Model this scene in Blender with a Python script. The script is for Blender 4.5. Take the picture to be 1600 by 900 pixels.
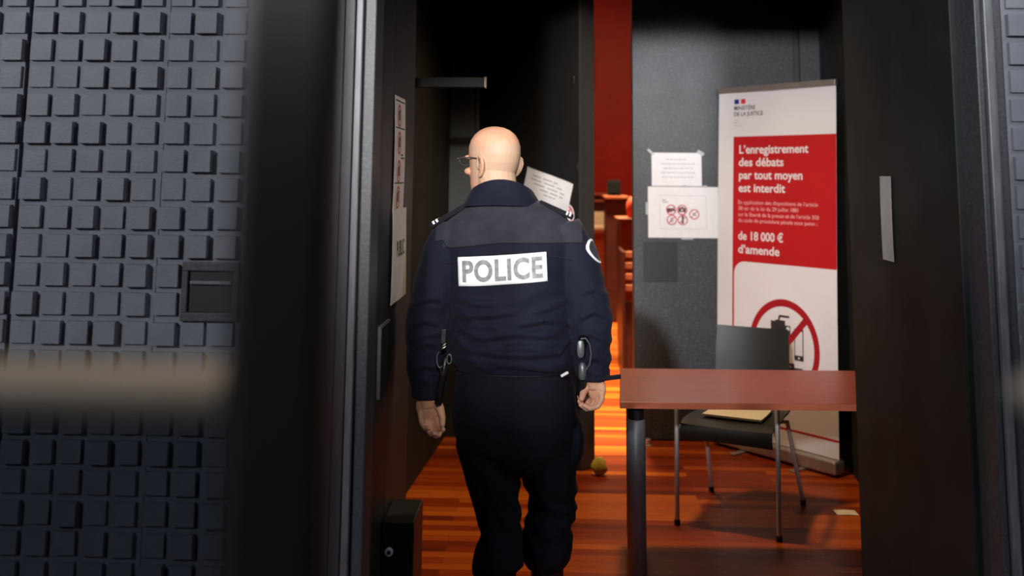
import bpy, bmesh, math, random
import numpy as np
from mathutils import Vector, Matrix, noise
from mathutils.bvhtree import BVHTree

for o in list(bpy.data.objects):
    bpy.data.objects.remove(o)
SC = bpy.context.scene
COL = SC.collection
PI = math.pi
random.seed(7)

# ------------------------------------------------------------------ camera
cam_d = bpy.data.cameras.new('camera')
cam = bpy.data.objects.new('camera', cam_d)
COL.objects.link(cam)
SC.camera = cam
cam_d.sensor_width = 36.0
cam_d.lens = 36.0 * 1550 / 1600
cam_d.shift_y = -(450 - 65.266) / 1600
cam_d.clip_start = 0.02
PITCH, YAW, ROLL = math.radians(7.6334), math.radians(2.1972), 0.009
Fh = Vector((-math.sin(YAW), math.cos(YAW), 0))
F = Fh * math.cos(PITCH) + Vector((0, 0, 1)) * math.sin(PITCH)
R = F.cross(Vector((0, 0, 1))).normalized()
U = R.cross(F)
R2 = R * math.cos(ROLL) + U * math.sin(ROLL)
U2 = U * math.cos(ROLL) - R * math.sin(ROLL)
mw = Matrix((R2, U2, -F)).transposed().to_4x4()
mw.translation = Vector((0, 0, 1.55))
cam.matrix_world = mw
cam_d.dof.use_dof = True
cam_d.dof.focus_distance = 3.35
cam_d.dof.aperture_fstop = 2.2

# ------------------------------------------------------------------ world, lights, exposure
W = bpy.data.worlds.new('world')
SC.world = W
W.use_nodes = True
W.node_tree.nodes['Background'].inputs[0].default_value = (0.55, 0.65, 0.85, 1)
W.node_tree.nodes['Background'].inputs[1].default_value = 0.035
SC.view_settings.view_transform = 'Standard'
SC.view_settings.look = 'None'
SC.view_settings.exposure = 0.0
SC.view_settings.gamma = 1.0
SC.view_settings.use_curve_mapping = False
SC.cycles.use_denoising = True
SC.cycles.max_bounces = 8
SC.cycles.sample_clamp_indirect = 6.0


def lamp(name, kind, loc, aim, power, color, size=0.3, angle=40, blend=0.5, sy=None):
    d = bpy.data.lights.new(name, kind)
    d.energy = power
    d.color = color
    if kind == 'AREA':
        d.size = size
        if sy:
            d.shape = 'RECTANGLE'
            d.size_y = sy
    else:
        d.shadow_soft_size = size
    if kind == 'SPOT':
        d.spot_size = math.radians(angle)
        d.spot_blend = blend
    o = bpy.data.objects.new(name, d)
    COL.objects.link(o)
    o.location = loc
    o.rotation_euler = (Vector(aim) - Vector(loc)).to_track_quat('-Z', 'Y').to_euler()
    return o


# unseen spots behind the camera for leaf, banner and officer; cool lights washing the cladding
lamp('unseen_spot', 'SPOT', (1.2, -5.0, 3.5), (0.86, 6.15, 2.12), 2600, (0.95, 0.97, 1.0), 0.35, 8.5, 1.0)
lamp('unseen_spot', 'SPOT', (-1.5, -5.0, 3.5), (1.05, 5.9, 1.48), 3600, (0.97, 0.97, 1.0), 0.15, 17.0, 0.8)  # added spot to brighten banner, notices and table
lamp('unseen_spot', 'SPOT', (0.55, -4.6, 3.6), (-0.12, 3.25, 1.52), 2350, (1.0, 0.95, 0.89), 0.18, 11.5, 0.7)  # added spot to brighten the officer's head and back
lamp('added_rail_spot', 'SPOT', (-0.25, 0.30, 3.3), (-0.25, 0.38, 0), 60, (1.0, 0.78, 0.55), 0.05, 34, 0.8)  # added narrow spot, warms the top of the near gate rail
lamp('hall_wash_light', 'AREA', (-3.5, -1.2, 3.0), (-1.3, 2.6, 2.2), 115, (0.90, 0.93, 1.0), 0.6)
lamp('hall_wash_light', 'AREA', (2.6, 0.2, 4.2), (1.25, 2.7, 1.6), 40, (0.86, 0.92, 1.0), 0.6)
# warm ceiling lamp of the vestibule behind the doorway
lamp('vestibule_light', 'SPOT', (0.35, 4.80, 2.95), (0.35, 4.75, 0), 185, (1.0, 0.72, 0.42), 0.10, 128, 1.0)
# warm courtroom light
lamp('courtroom_light', 'AREA', (0.9, 10.6, 4.9), (0.9, 10.6, 0), 330, (1.0, 0.70, 0.40), 4.5)
lamp('added_aisle_spot', 'SPOT', (0.45, 7.4, 4.8), (0.40, 7.2, 0), 6500, (1.0, 0.95, 0.58), 0.15, 42, 0.8)  # added spot, overexposes the aisle floor while the walls stay dim
lamp('added_aisle_spot', 'SPOT', (0.55, 10.4, 4.8), (0.55, 10.4, 0), 6500, (1.0, 0.95, 0.58), 0.15, 42, 0.8)  # second added spot, further down the aisle floor


# ------------------------------------------------------------------ materials
def new_mat(name):
    m = bpy.data.materials.new(name)
    m.use_nodes = True
    nt = m.node_tree
    return m, nt, nt.nodes['Principled BSDF']


def node(nt, kind, **kw):
    n = nt.nodes.new(kind)
    for k, v in kw.items():
        setattr(n, k, v)
    return n


def mat(name, col, rough=0.5, metal=0.0, spec=0.5, var=0.12, nscale=8.0, bump=0.0, bscale=60.0, coat=0.0, sheen=0.0, rvar=0.0, stretch=None, sss=0.0):
    m, nt, b = new_mat(name)
    tc = node(nt, 'ShaderNodeTexCoord')
    vec = tc.outputs['Object']
    if stretch:
        mp = node(nt, 'ShaderNodeMapping')
        mp.inputs['Scale'].default_value = stretch
        nt.links.new(vec, mp.inputs['Vector'])
        vec = mp.outputs['Vector']
    nz = node(nt, 'ShaderNodeTexNoise')
    nz.inputs['Scale'].default_value = nscale
    nz.inputs['Detail'].default_value = 5
    nt.links.new(vec, nz.inputs['Vector'])
    cr = node(nt, 'ShaderNodeValToRGB')
    c = Vector(col)
    lo, hi = c * (1 - var), c * (1 + var)
    cr.color_ramp.elements[0].color = (*lo, 1)
    cr.color_ramp.elements[1].color = (*[min(1, v) for v in hi], 1)
    cr.color_ramp.elements[0].position = 0.3
    cr.color_ramp.elements[1].position = 0.7
    nt.links.new(nz.outputs['Fac'], cr.inputs['Fac'])
    nt.links.new(cr.outputs['Color'], b.inputs['Base Color'])
    b.inputs['Roughness'].default_value = rough
    b.inputs['Metallic'].default_value = metal
    b.inputs['Specular IOR Level'].default_value = spec
    b.inputs['Coat Weight'].default_value = coat
    b.inputs['Coat Roughness'].default_value = 0.15
    b.inputs['Sheen Weight'].default_value = sheen
    if sss:
        b.inputs['Subsurface Weight'].default_value = sss
        b.inputs['Subsurface Radius'].default_value = (0.012, 0.005, 0.003)
        b.inputs['Subsurface Scale'].default_value = 0.6
    if rvar:
        mr = node(nt, 'ShaderNodeMapRange')
        mr.inputs['To Min'].default_value = rough - rvar
        mr.inputs['To Max'].default_value = rough + rvar
        nt.links.new(nz.outputs['Fac'], mr.inputs['Value'])
        nt.links.new(mr.outputs['Result'], b.inputs['Roughness'])
    if bump:
        n2 = node(nt, 'ShaderNodeTexNoise')
        n2.inputs['Scale'].default_value = bscale
        n2.inputs['Detail'].default_value = 3
        nt.links.new(tc.outputs['Object'], n2.inputs['Vector'])
        bp = node(nt, 'ShaderNodeBump')
        bp.inputs['Strength'].default_value = bump
        bp.inputs['Distance'].default_value = 0.004
        nt.links.new(n2.outputs['Fac'], bp.inputs['Height'])
        nt.links.new(bp.outputs['Normal'], b.inputs['Normal'])
    return m


def wood_floor_mat():
    m, nt, b = new_mat('padauk_plank_floor')
    tc = node(nt, 'ShaderNodeTexCoord')
    br = node(nt, 'ShaderNodeTexBrick')
    br.offset = 0.37
    br.inputs['Color1'].default_value = (0, 0, 0, 1)
    br.inputs['Color2'].default_value = (1, 1, 1, 1)
    br.inputs['Mortar'].default_value = (0.2, 0.2, 0.2, 1)
    br.inputs['Scale'].default_value = 1.0
    br.inputs['Brick Width'].default_value = 1.15
    br.inputs['Row Height'].default_value = 0.062
    br.inputs['Mortar Size'].default_value = 0.0012
    br.inputs['Bias'].default_value = 0.0
    nt.links.new(tc.outputs['Object'], br.inputs['Vector'])
    mp = node(nt, 'ShaderNodeMapping')
    mp.inputs['Scale'].default_value = (1.2, 26, 1)
    nt.links.new(tc.outputs['Object'], mp.inputs['Vector'])
    gr = node(nt, 'ShaderNodeTexNoise')
    gr.inputs['Scale'].default_value = 2.2
    gr.inputs['Detail'].default_value = 6
    gr.inputs['Roughness'].default_value = 0.65
    nt.links.new(mp.outputs['Vector'], gr.inputs['Vector'])
    mx = node(nt, 'ShaderNodeMath', operation='MULTIPLY_ADD')
    nt.links.new(br.outputs['Color'], mx.inputs[0])
    mx.inputs[1].default_value = 0.55
    ma = node(nt, 'ShaderNodeMath', operation='MULTIPLY')
    nt.links.new(gr.outputs['Fac'], ma.inputs[0])
    ma.inputs[1].default_value = 0.5
    nt.links.new(ma.outputs[0], mx.inputs[2])
    cr = node(nt, 'ShaderNodeValToRGB')
    e = cr.color_ramp.elements
    e[0].position, e[0].color = 0.18, (0.085, 0.010, 0.003, 1)
    e[1].position, e[1].color = 0.85, (0.50, 0.108, 0.009, 1)
    x = e.new(0.5)
    x.color = (0.26, 0.032, 0.004, 1)
    nt.links.new(mx.outputs[0], cr.inputs['Fac'])
    nt.links.new(cr.outputs['Color'], b.inputs['Base Color'])
    b.inputs['Roughness'].default_value = 0.36
    b.inputs['Specular IOR Level'].default_value = 0.13
    bp = node(nt, 'ShaderNodeBump')
    bp.inputs['Strength'].default_value = 0.15
    bp.inputs['Distance'].default_value = 0.002
    nt.links.new(gr.outputs['Fac'], bp.inputs['Height'])
    nt.links.new(bp.outputs['Normal'], b.inputs['Normal'])
    return m


def door_mat(name, base, rough, fleck):
    # dark patinated steel: fine flecks catch the light
    m, nt, b = new_mat(name)
    tc = node(nt, 'ShaderNodeTexCoord')
    n1 = node(nt, 'ShaderNodeTexNoise')
    n1.inputs['Scale'].default_value = 110
    n1.inputs['Detail'].default_value = 4
    n1.inputs['Roughness'].default_value = 0.7
    nt.links.new(tc.outputs['Object'], n1.inputs['Vector'])
    n2 = node(nt, 'ShaderNodeTexNoise')
    n2.inputs['Scale'].default_value = 9
    n2.inputs['Detail'].default_value = 4
    nt.links.new(tc.outputs['Object'], n2.inputs['Vector'])
    cr = node(nt, 'ShaderNodeValToRGB')
    e = cr.color_ramp.elements
    c = Vector(base)
    e[0].position, e[0].color = 0.38, (*(c * 0.75), 1)
    e[1].position, e[1].color = 0.74, (*(c * fleck), 1)
    x = e.new(0.58)
    x.color = (*(c * 1.2), 1)
    nt.links.new(n1.outputs['Fac'], cr.inputs['Fac'])
    nt.links.new(cr.outputs['Color'], b.inputs['Base Color'])
    mr = node(nt, 'ShaderNodeMapRange')
    mr.inputs['From Min'].default_value = 0.3
    mr.inputs['From Max'].default_value = 0.7
    mr.inputs['To Min'].default_value = rough - 0.02
    mr.inputs['To Max'].default_value = rough + 0.02
    nt.links.new(n2.outputs['Fac'], mr.inputs['Value'])
    nt.links.new(mr.outputs['Result'], b.inputs['Roughness'])
    b.inputs['Specular IOR Level'].default_value = 0.55
    bp = node(nt, 'ShaderNodeBump')
    bp.inputs['Strength'].default_value = 0.35
    bp.inputs['Distance'].default_value = 0.0025
    nt.links.new(n1.outputs['Fac'], bp.inputs['Height'])
    nt.links.new(bp.outputs['Normal'], b.inputs['Normal'])
    return m


def shade_pane_mat():  # for the added pane that dims the lower cladding
    m, nt, b = new_mat('shade_pane_glass')
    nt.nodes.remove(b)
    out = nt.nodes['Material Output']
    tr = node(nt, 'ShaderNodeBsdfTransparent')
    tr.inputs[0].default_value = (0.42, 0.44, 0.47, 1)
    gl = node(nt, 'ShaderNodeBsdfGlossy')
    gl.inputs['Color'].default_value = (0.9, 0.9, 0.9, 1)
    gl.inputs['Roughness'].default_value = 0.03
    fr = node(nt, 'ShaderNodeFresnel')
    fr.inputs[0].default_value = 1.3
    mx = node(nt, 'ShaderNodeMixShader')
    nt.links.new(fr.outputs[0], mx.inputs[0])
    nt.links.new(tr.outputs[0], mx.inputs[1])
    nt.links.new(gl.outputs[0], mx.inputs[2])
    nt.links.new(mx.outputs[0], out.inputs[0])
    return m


def skin_mat():
    m, nt, b = new_mat('skin')
    tc = node(nt, 'ShaderNodeTexCoord')
    nz = node(nt, 'ShaderNodeTexNoise')
    nz.inputs['Scale'].default_value = 28
    nz.inputs['Detail'].default_value = 4
    nt.links.new(tc.outputs['Object'], nz.inputs['Vector'])
    cr = node(nt, 'ShaderNodeValToRGB')
    e = cr.color_ramp.elements
    e[0].position, e[0].color = 0.25, (0.60, 0.30, 0.180, 1)
    e[1].position, e[1].color = 0.7, (0.69, 0.37, 0.235, 1)
    nt.links.new(nz.outputs['Fac'], cr.inputs['Fac'])
    # close-shaved hair: a greyer band round the lower skull, worn attribute
    at = node(nt, 'ShaderNodeAttribute', attribute_name='stubble')
    mx = node(nt, 'ShaderNodeMix', data_type='RGBA')
    mx.inputs[7].default_value = (0.50, 0.35, 0.245, 1)
    nt.links.new(cr.outputs['Color'], mx.inputs[6])
    nt.links.new(at.outputs['Fac'], mx.inputs[0])
    nt.links.new(mx.outputs[2], b.inputs['Base Color'])
    b.inputs['Roughness'].default_value = 0.55
    b.inputs['Specular IOR Level'].default_value = 0.35
    b.inputs['Subsurface Weight'].default_value = 0.12
    b.inputs['Subsurface Radius'].default_value = (0.012, 0.005, 0.003)
    b.inputs['Subsurface Scale'].default_value = 0.5
    return m


def cloth_mat(name, col, rough=0.85, sheen=0.25):
    m = mat(name, col, rough, 0, 0.25, 0.18, 30, 0.25, 900, sheen=sheen)
    return m


M = {}
M['floor'] = wood_floor_mat()
M['stone'] = mat('grey_stone', (0.06, 0.06, 0.062), 0.5, nscale=20)
M['clad'] = mat('anthracite_cladding', (0.165, 0.17, 0.195), 0.55, 0, 0.4, 0.10, 4, 0.12, 140)
M['tile0'] = mat('anthracite_block', (0.150, 0.156, 0.182), 0.5, 0, 0.45, 0.10, 14, 0.15, 160)
M['tile1'] = mat('anthracite_block_bluish', (0.138, 0.152, 0.182), 0.5, 0, 0.45, 0.10, 14, 0.15, 160)
M['tile2'] = mat('anthracite_block_warm', (0.158, 0.160, 0.182), 0.5, 0, 0.45, 0.10, 14, 0.15, 160)
M['void'] = mat('joint_black', (0.0015, 0.0015, 0.0015), 0.9, 0, 0.15)
M['frame'] = door_mat('frame_steel', (0.040, 0.042, 0.047), 0.5, 1.8)
M['frame_light'] = mat('worn_frame_steel', (0.115, 0.118, 0.130), 0.45, 0, 0.6, 0.25, 18, stretch=(6, 6, 0.8))
M['steel'] = mat('black_steel', (0.0095, 0.0120, 0.0135), 0.5, 0, 0.45, 0.35, 6, 0.1, 50, rvar=0.06)
M['reveal'] = mat('black_reveal_paint', (0.0125, 0.0145, 0.0145), 0.6, 0, 0.18, 0.3, 5, 0.08, 50)
M['vest'] = mat('black_steel_lining', (0.020, 0.019, 0.016), 0.6, 0, 0.25, 0.3, 5, 0.1, 40)
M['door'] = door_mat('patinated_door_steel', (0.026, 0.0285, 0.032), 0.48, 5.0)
M['door_shaded'] = door_mat('shaded_door_steel', (0.008, 0.008, 0.0085), 0.5, 2.0)  # shade of the turned leaf put into the door steel's colour
M['door_edge'] = door_mat('door_edge_steel', (0.015, 0.0165, 0.016), 0.5, 1.8)
M['black'] = mat('black_matte', (0.006, 0.006, 0.006), 0.6)
M['blackgloss'] = mat('black_gloss', (0.005, 0.005, 0.0055), 0.4, 0, 0.3)
M['recess'] = mat('recess_dark', (0.010, 0.0115, 0.012), 0.5)
M['ceil'] = mat('dark_ceiling', (0.03, 0.03, 0.03), 0.7)
M['redwall'] = mat('red_lacquer_wall', (0.42, 0.018, 0.008), 0.45, 0, 0.3, 0.18, 1.5)
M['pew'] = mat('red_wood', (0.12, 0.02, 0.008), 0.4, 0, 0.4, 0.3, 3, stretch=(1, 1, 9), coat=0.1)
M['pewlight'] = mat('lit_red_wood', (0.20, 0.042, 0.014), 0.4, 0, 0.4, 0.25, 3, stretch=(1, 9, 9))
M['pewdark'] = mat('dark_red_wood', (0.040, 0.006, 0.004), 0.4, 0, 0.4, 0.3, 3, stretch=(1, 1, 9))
M['table'] = mat('cherry_laminate', (0.23, 0.050, 0.030), 0.34, 0, 0.5, 0.15, 3.5, stretch=(1, 14, 14))
M['table_edge'] = mat('cherry_edge_band', (0.55, 0.15, 0.075), 0.4, 0, 0.4, 0.1, 5)
M['legsteel'] = mat('grey_powder_steel', (0.26, 0.27, 0.30), 0.42, 0.1, 0.5, 0.1, 40)
M['chrome'] = mat('satin_chrome', (0.55, 0.56, 0.58), 0.25, 1.0, 0.5, 0.08, 30)
M['tube'] = mat('grey_tube', (0.60, 0.61, 0.64), 0.4, 0.35, 0.5, 0.08, 30)
M['shell'] = mat('black_brown_ply', (0.015, 0.0135, 0.010), 0.40, 0, 0.4, 0.2, 8, 0.08, 200)
M['paper'] = mat('white_paper', (0.76, 0.76, 0.79), 0.7, 0, 0.3, 0.03, 30)
M['paper_warm'] = mat('cream_paper', (0.72, 0.62, 0.47), 0.7, 0, 0.3, 0.06, 20)
M['paper_grey'] = mat('grey_paper', (0.30, 0.295, 0.28), 0.7, 0, 0.3, 0.08, 20)
M['paper_dim'] = mat('dimmed_white_paper', (0.58, 0.54, 0.49), 0.7, 0, 0.3, 0.06, 20)  # white paper, its dimness under grazing light put into the colour
M['ink'] = mat('black_ink', (0.025, 0.025, 0.028), 0.6)
M['greyink'] = mat('grey_ink', (0.32, 0.32, 0.34), 0.6)
M['paleink'] = mat('pale_ink', (0.46, 0.46, 0.50), 0.6)
M['redink'] = mat('red_ink', (0.50, 0.05, 0.06), 0.6)
M['vinyl'] = mat('white_vinyl', (0.70, 0.67, 0.68), 0.5, 0, 0.35, 0.04, 2.5)
M['vinylred'] = mat('red_vinyl', (0.44, 0.010, 0.014), 0.5, 0, 0.35, 0.06, 3)
M['vinyldark'] = mat('dark_red_vinyl', (0.36, 0.010, 0.016), 0.5, 0, 0.35, 0.06, 3)
M['pinkink'] = mat('pale_pink_ink', (0.75, 0.42, 0.42), 0.5)
M['flagblue'] = mat('flag_blue', (0.02, 0.02, 0.20), 0.5)
M['flagred'] = mat('flag_red', (0.62, 0.03, 0.04), 0.5)
M['alu'] = mat('brushed_aluminium', (0.42, 0.37, 0.33), 0.4, 0.7, 0.5, 0.08, 20)
M['tape'] = mat('clear_tape', (0.42, 0.43, 0.46), 0.3)
M['navy'] = cloth_mat('navy_cloth', (0.0036, 0.0048, 0.0155), 0.8, 0.03)
M['yoke'] = cloth_mat('slate_softshell', (0.022, 0.0205, 0.031), 0.8, 0.06)
M['trouser'] = cloth_mat('navy_trouser_cloth', (0.0030, 0.0037, 0.0098), 0.85, 0.015)
M['seam'] = cloth_mat('dark_seam', (0.005, 0.005, 0.009), 0.85, 0.05)
M['leather'] = mat('black_leather', (0.008, 0.008, 0.009), 0.35, 0, 0.5, 0.2, 60, 0.2, 300)
M['skin'] = skin_mat()
M['label'] = mat('reflective_white', (0.86, 0.86, 0.86), 0.5, 0, 0.3, 0.03, 40)
M['label_ink'] = mat('label_grey_letters', (0.25, 0.25, 0.26), 0.6, 0, 0.3, 0.35, 60)
M['stripe'] = mat('white_braid', (0.72, 0.72, 0.74), 0.6)
M['gun'] = mat('gunmetal', (0.12, 0.125, 0.13), 0.35, 0.4)
M['silver'] = mat('bright_metal', (0.6, 0.6, 0.58), 0.25, 1.0)
M['yellow'] = mat('yellow_rubber', (0.42, 0.30, 0.035), 0.6, 0, 0.3, 0.25, 30)
M['orange'] = mat('orange_red_fabric', (0.75, 0.06, 0.02), 0.7)
M['rail'] = mat('bronze_rail', (0.20, 0.17, 0.135), 0.5, 0.1, 0.5, 0.1, 10)
M['stile'] = mat('dark_gate_steel', (0.008, 0.0085, 0.009), 0.4, 0, 0.5, 0.2, 6)
M['shade_glass'] = shade_pane_mat()


# ------------------------------------------------------------------ mesh helpers
class MB:
    def __init__(s):
        s.v, s.f, s.m = [], [], []

    def quad_mesh(s, V, Fs, mi=0):
        o = len(s.v)
        s.v += [tuple(p) for p in V]
        s.f += [tuple(i + o for i in f) for f in Fs]
        s.m += [mi] * len(Fs)
        return s

    def box(s, x0, x1, y0, y1, z0, z1, mi=0):
        V = [(x, y, z) for z in (z0, z1) for y in (y0, y1) for x in (x0, x1)]
        return s.quad_mesh(V, [(0, 2, 3, 1), (4, 5, 7, 6), (0, 1, 5, 4), (2, 6, 7, 3), (0, 4, 6, 2), (1, 3, 7, 5)], mi)

    def obox(s, o, u, v, w, mi=0):
        o, u, v, w = map(Vector, (o, u, v, w))
        if u.cross(v).dot(w) < 0:
            o, u = o + u, -u
        V = [o + u * a + v * b + w * c for c in (0, 1) for b in (0, 1) for a in (0, 1)]
        return s.quad_mesh(V, [(0, 2, 3, 1), (4, 5, 7, 6), (0, 1, 5, 4), (2, 6, 7, 3), (0, 4, 6, 2), (1, 3, 7, 5)], mi)

    def prism(s, poly, z0, z1, mi=0):
        n = len(poly)
        a = sum(poly[i][0] * poly[(i + 1) % n][1] - poly[(i + 1) % n][0] * poly[i][1] for i in range(n))
        if a < 0:
            poly = poly[::-1]
        V = [(x, y, z0) for x, y in poly] + [(x, y, z1) for x, y in poly]
        Fs = [tuple(range(n))[::-1], tuple(range(n, 2 * n))]
        Fs += [(i, (i + 1) % n, n + (i + 1) % n, n + i) for i in range(n)]
        return s.quad_mesh(V, Fs, mi)

    def rings(s, rings, mi=0, cap=True):
        n = len(rings[0])
        V = [p for r in rings for p in r]
        Fs = []
        for k in range(len(rings) - 1):
            for i in range(n):
                j = (i + 1) % n
                Fs.append((k * n + i, k * n + j, (k + 1) * n + j, (k + 1) * n + i))
        if cap:
            Fs.append(tuple(range(n))[::-1])
            Fs.append(tuple(range((len(rings) - 1) * n, len(rings) * n)))
        return s.quad_mesh(V, Fs, mi)

    def tube(s, pts, rad, n=12, mi=0, round_ends=False, flat=None):
        pts = [Vector(p) for p in pts]
        if not hasattr(rad, '__len__'):
            rad = [rad] * len(pts)
        rad = list(rad)
        if round_ends:
            a, b = pts[0], pts[-1]
            da = (pts[0] - pts[1]).normalized()
            db = (pts[-1] - pts[-2]).normalized()
            ra, rb = rad[0], rad[-1]
            pre, post = [], []
            for t in (0.985, 0.85, 0.5):
                h = math.sqrt(1 - t * t)
                pre.append((a + da * ra * t, ra * h))
                post.append((b + db * rb * t, rb * h))
            pts = [p for p, _ in pre] + pts + [p for p, _ in post[::-1]]
            rad = [q for _, q in pre] + rad + [q for _, q in post[::-1]]
        t0 = (pts[1] - pts[0]).normalized()
        ref = Vector((0, 0, 1)) if abs(t0.z) < 0.9 else Vector((0, 1, 0))
        nrm = (ref - t0 * ref.dot(t0)).normalized()
        rings = []
        for i, p in enumerate(pts):
            if i == 0:
                t = t0
            elif i == len(pts) - 1:
                t = (pts[i] - pts[i - 1]).normalized()
            else:
                t = ((pts[i + 1] - pts[i]).normalized() + (pts[i] - pts[i - 1]).normalized()).normalized()
            nrm = (nrm - t * nrm.dot(t)).normalized()
            bn = t.cross(nrm)
            k = flat if flat else 1.0
            rings.append([p + (nrm * math.cos(2 * PI * j / n) + bn * math.sin(2 * PI * j / n) * k) * rad[i] for j in range(n)])
        return s.rings(rings, mi)

    def lathe(s, o, prof, n=24, mi=0, axis='z'):
        rings = []
        for r, h in prof:
            ring = []
            for j in range(n):
                a = 2 * PI * j / n
                c, d = r * math.cos(a), r * math.sin(a)
                ring.append((o[0] + c, o[1] + d, o[2] + h) if axis == 'z' else ((o[0] + c, o[1] + h, o[2] - d) if axis == 'y' else (o[0] + h, o[1] + c, o[2] + d)))
            rings.append(ring)
        return s.rings(rings, mi)

    def ellipsoid(s, c, r, mi=0, n=16, m=10, rot=None):
        c = Vector(c)
        rings = []
        for k in range(m + 1):
            t = PI * (k + 0.02) / (m + 0.04)
            ring = []
            for j in range(n):
                a = 2 * PI * j / n
                p = Vector((r[0] * math.sin(t) * math.cos(a), r[1] * math.sin(t) * math.sin(a), -r[2] * math.cos(t)))
                ring.append(c + (rot @ p if rot else p))
            rings.append(ring)
        return s.rings(rings, mi)

    def mesh(s, name):
        me = bpy.data.meshes.new(name)
        me.from_pydata(s.v, [], s.f)
        me.polygons.foreach_set('material_index', s.m)
        me.update()
        return me

    def build(s, name, mats, parent=None, bevel=0.0, smooth=False, kind=None, seg=2):
        me = s.mesh(name)
        if not isinstance(mats, (list, tuple)):
            mats = [mats]
        for m in mats:
            me.materials.append(M[m])
        o = bpy.data.objects.new(name, me)
        COL.objects.link(o)
        if parent:
            o.parent = parent
        if smooth:
            me.polygons.foreach_set('use_smooth', [True] * len(me.polygons))
            me.set_sharp_from_angle(angle=math.radians(48))
        if bevel:
            b = o.modifiers.new('bevel', 'BEVEL')
            b.width = bevel
            b.segments = seg
            b.limit_method = 'ANGLE'
            b.angle_limit = math.radians(50)
            b.harden_normals = False
        if kind:
            o['kind'] = kind
        return o


def place(o, base):
    """move the origin of a top-level mesh to its own base"""
    base = Vector(base)
    for v in o.data.vertices:
        v.co -= base
    o.location = base
    return o


def tag(o, label, cat, group=None):
    o['label'] = label
    o['category'] = cat
    if group:
        o['group'] = group
    return o


def thing(name, label, cat, loc=(0, 0, 0), group=None):
    o = bpy.data.objects.new(name, None)
    o.empty_display_size = 0.1
    COL.objects.link(o)
    o.location = loc
    return tag(o, label, cat, group)


def settle(root):
    """children were modelled in world coordinates: give them the offset of their root"""
    for c in root.children:
        c.matrix_parent_inverse = Matrix.Translation(-root.location)


def text_mesh(body, bold=0.0, spacing=1.0):
    cu = bpy.data.curves.new('txt', 'FONT')
    cu.body = body
    cu.offset = bold
    cu.resolution_u = 4
    cu.space_character = spacing
    ob = bpy.data.objects.new('txt', cu)
    COL.objects.link(ob)
    dg = bpy.context.evaluated_depsgraph_get()
    dg.update()
    me = bpy.data.meshes.new_from_object(ob.evaluated_get(dg))
    V = [tuple(v.co[:2]) for v in me.vertices]
    Fs = [tuple(p.vertices) for p in me.polygons]
    bpy.data.objects.remove(ob)
    bpy.data.curves.remove(cu)
    bpy.data.meshes.remove(me)
    return V, Fs


_HREF = {}


def fit_text(body, width=None, cap=None, bold=0.0, spacing=1.0):
    """text scaled to the wanted width and capital height, left edge at 0, baseline at 0"""
    V, Fs = text_mesh(body, bold, spacing)
    if bold not in _HREF:
        hv, _ = text_mesh('H', bold)
        _HREF[bold] = (min(p[1] for p in hv), max(p[1] for p in hv))
    h0, h1 = _HREF[bold]
    x0, x1 = min(p[0] for p in V), max(p[0] for p in V)
    if cap is None:
        sx = sy = width / (x1 - x0)
    else:
        sy = cap / (h1 - h0)
        sx = width / (x1 - x0) if width else sy
    return [((x - x0) * sx, (y - h0) * sy) for x, y in V], Fs


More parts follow.
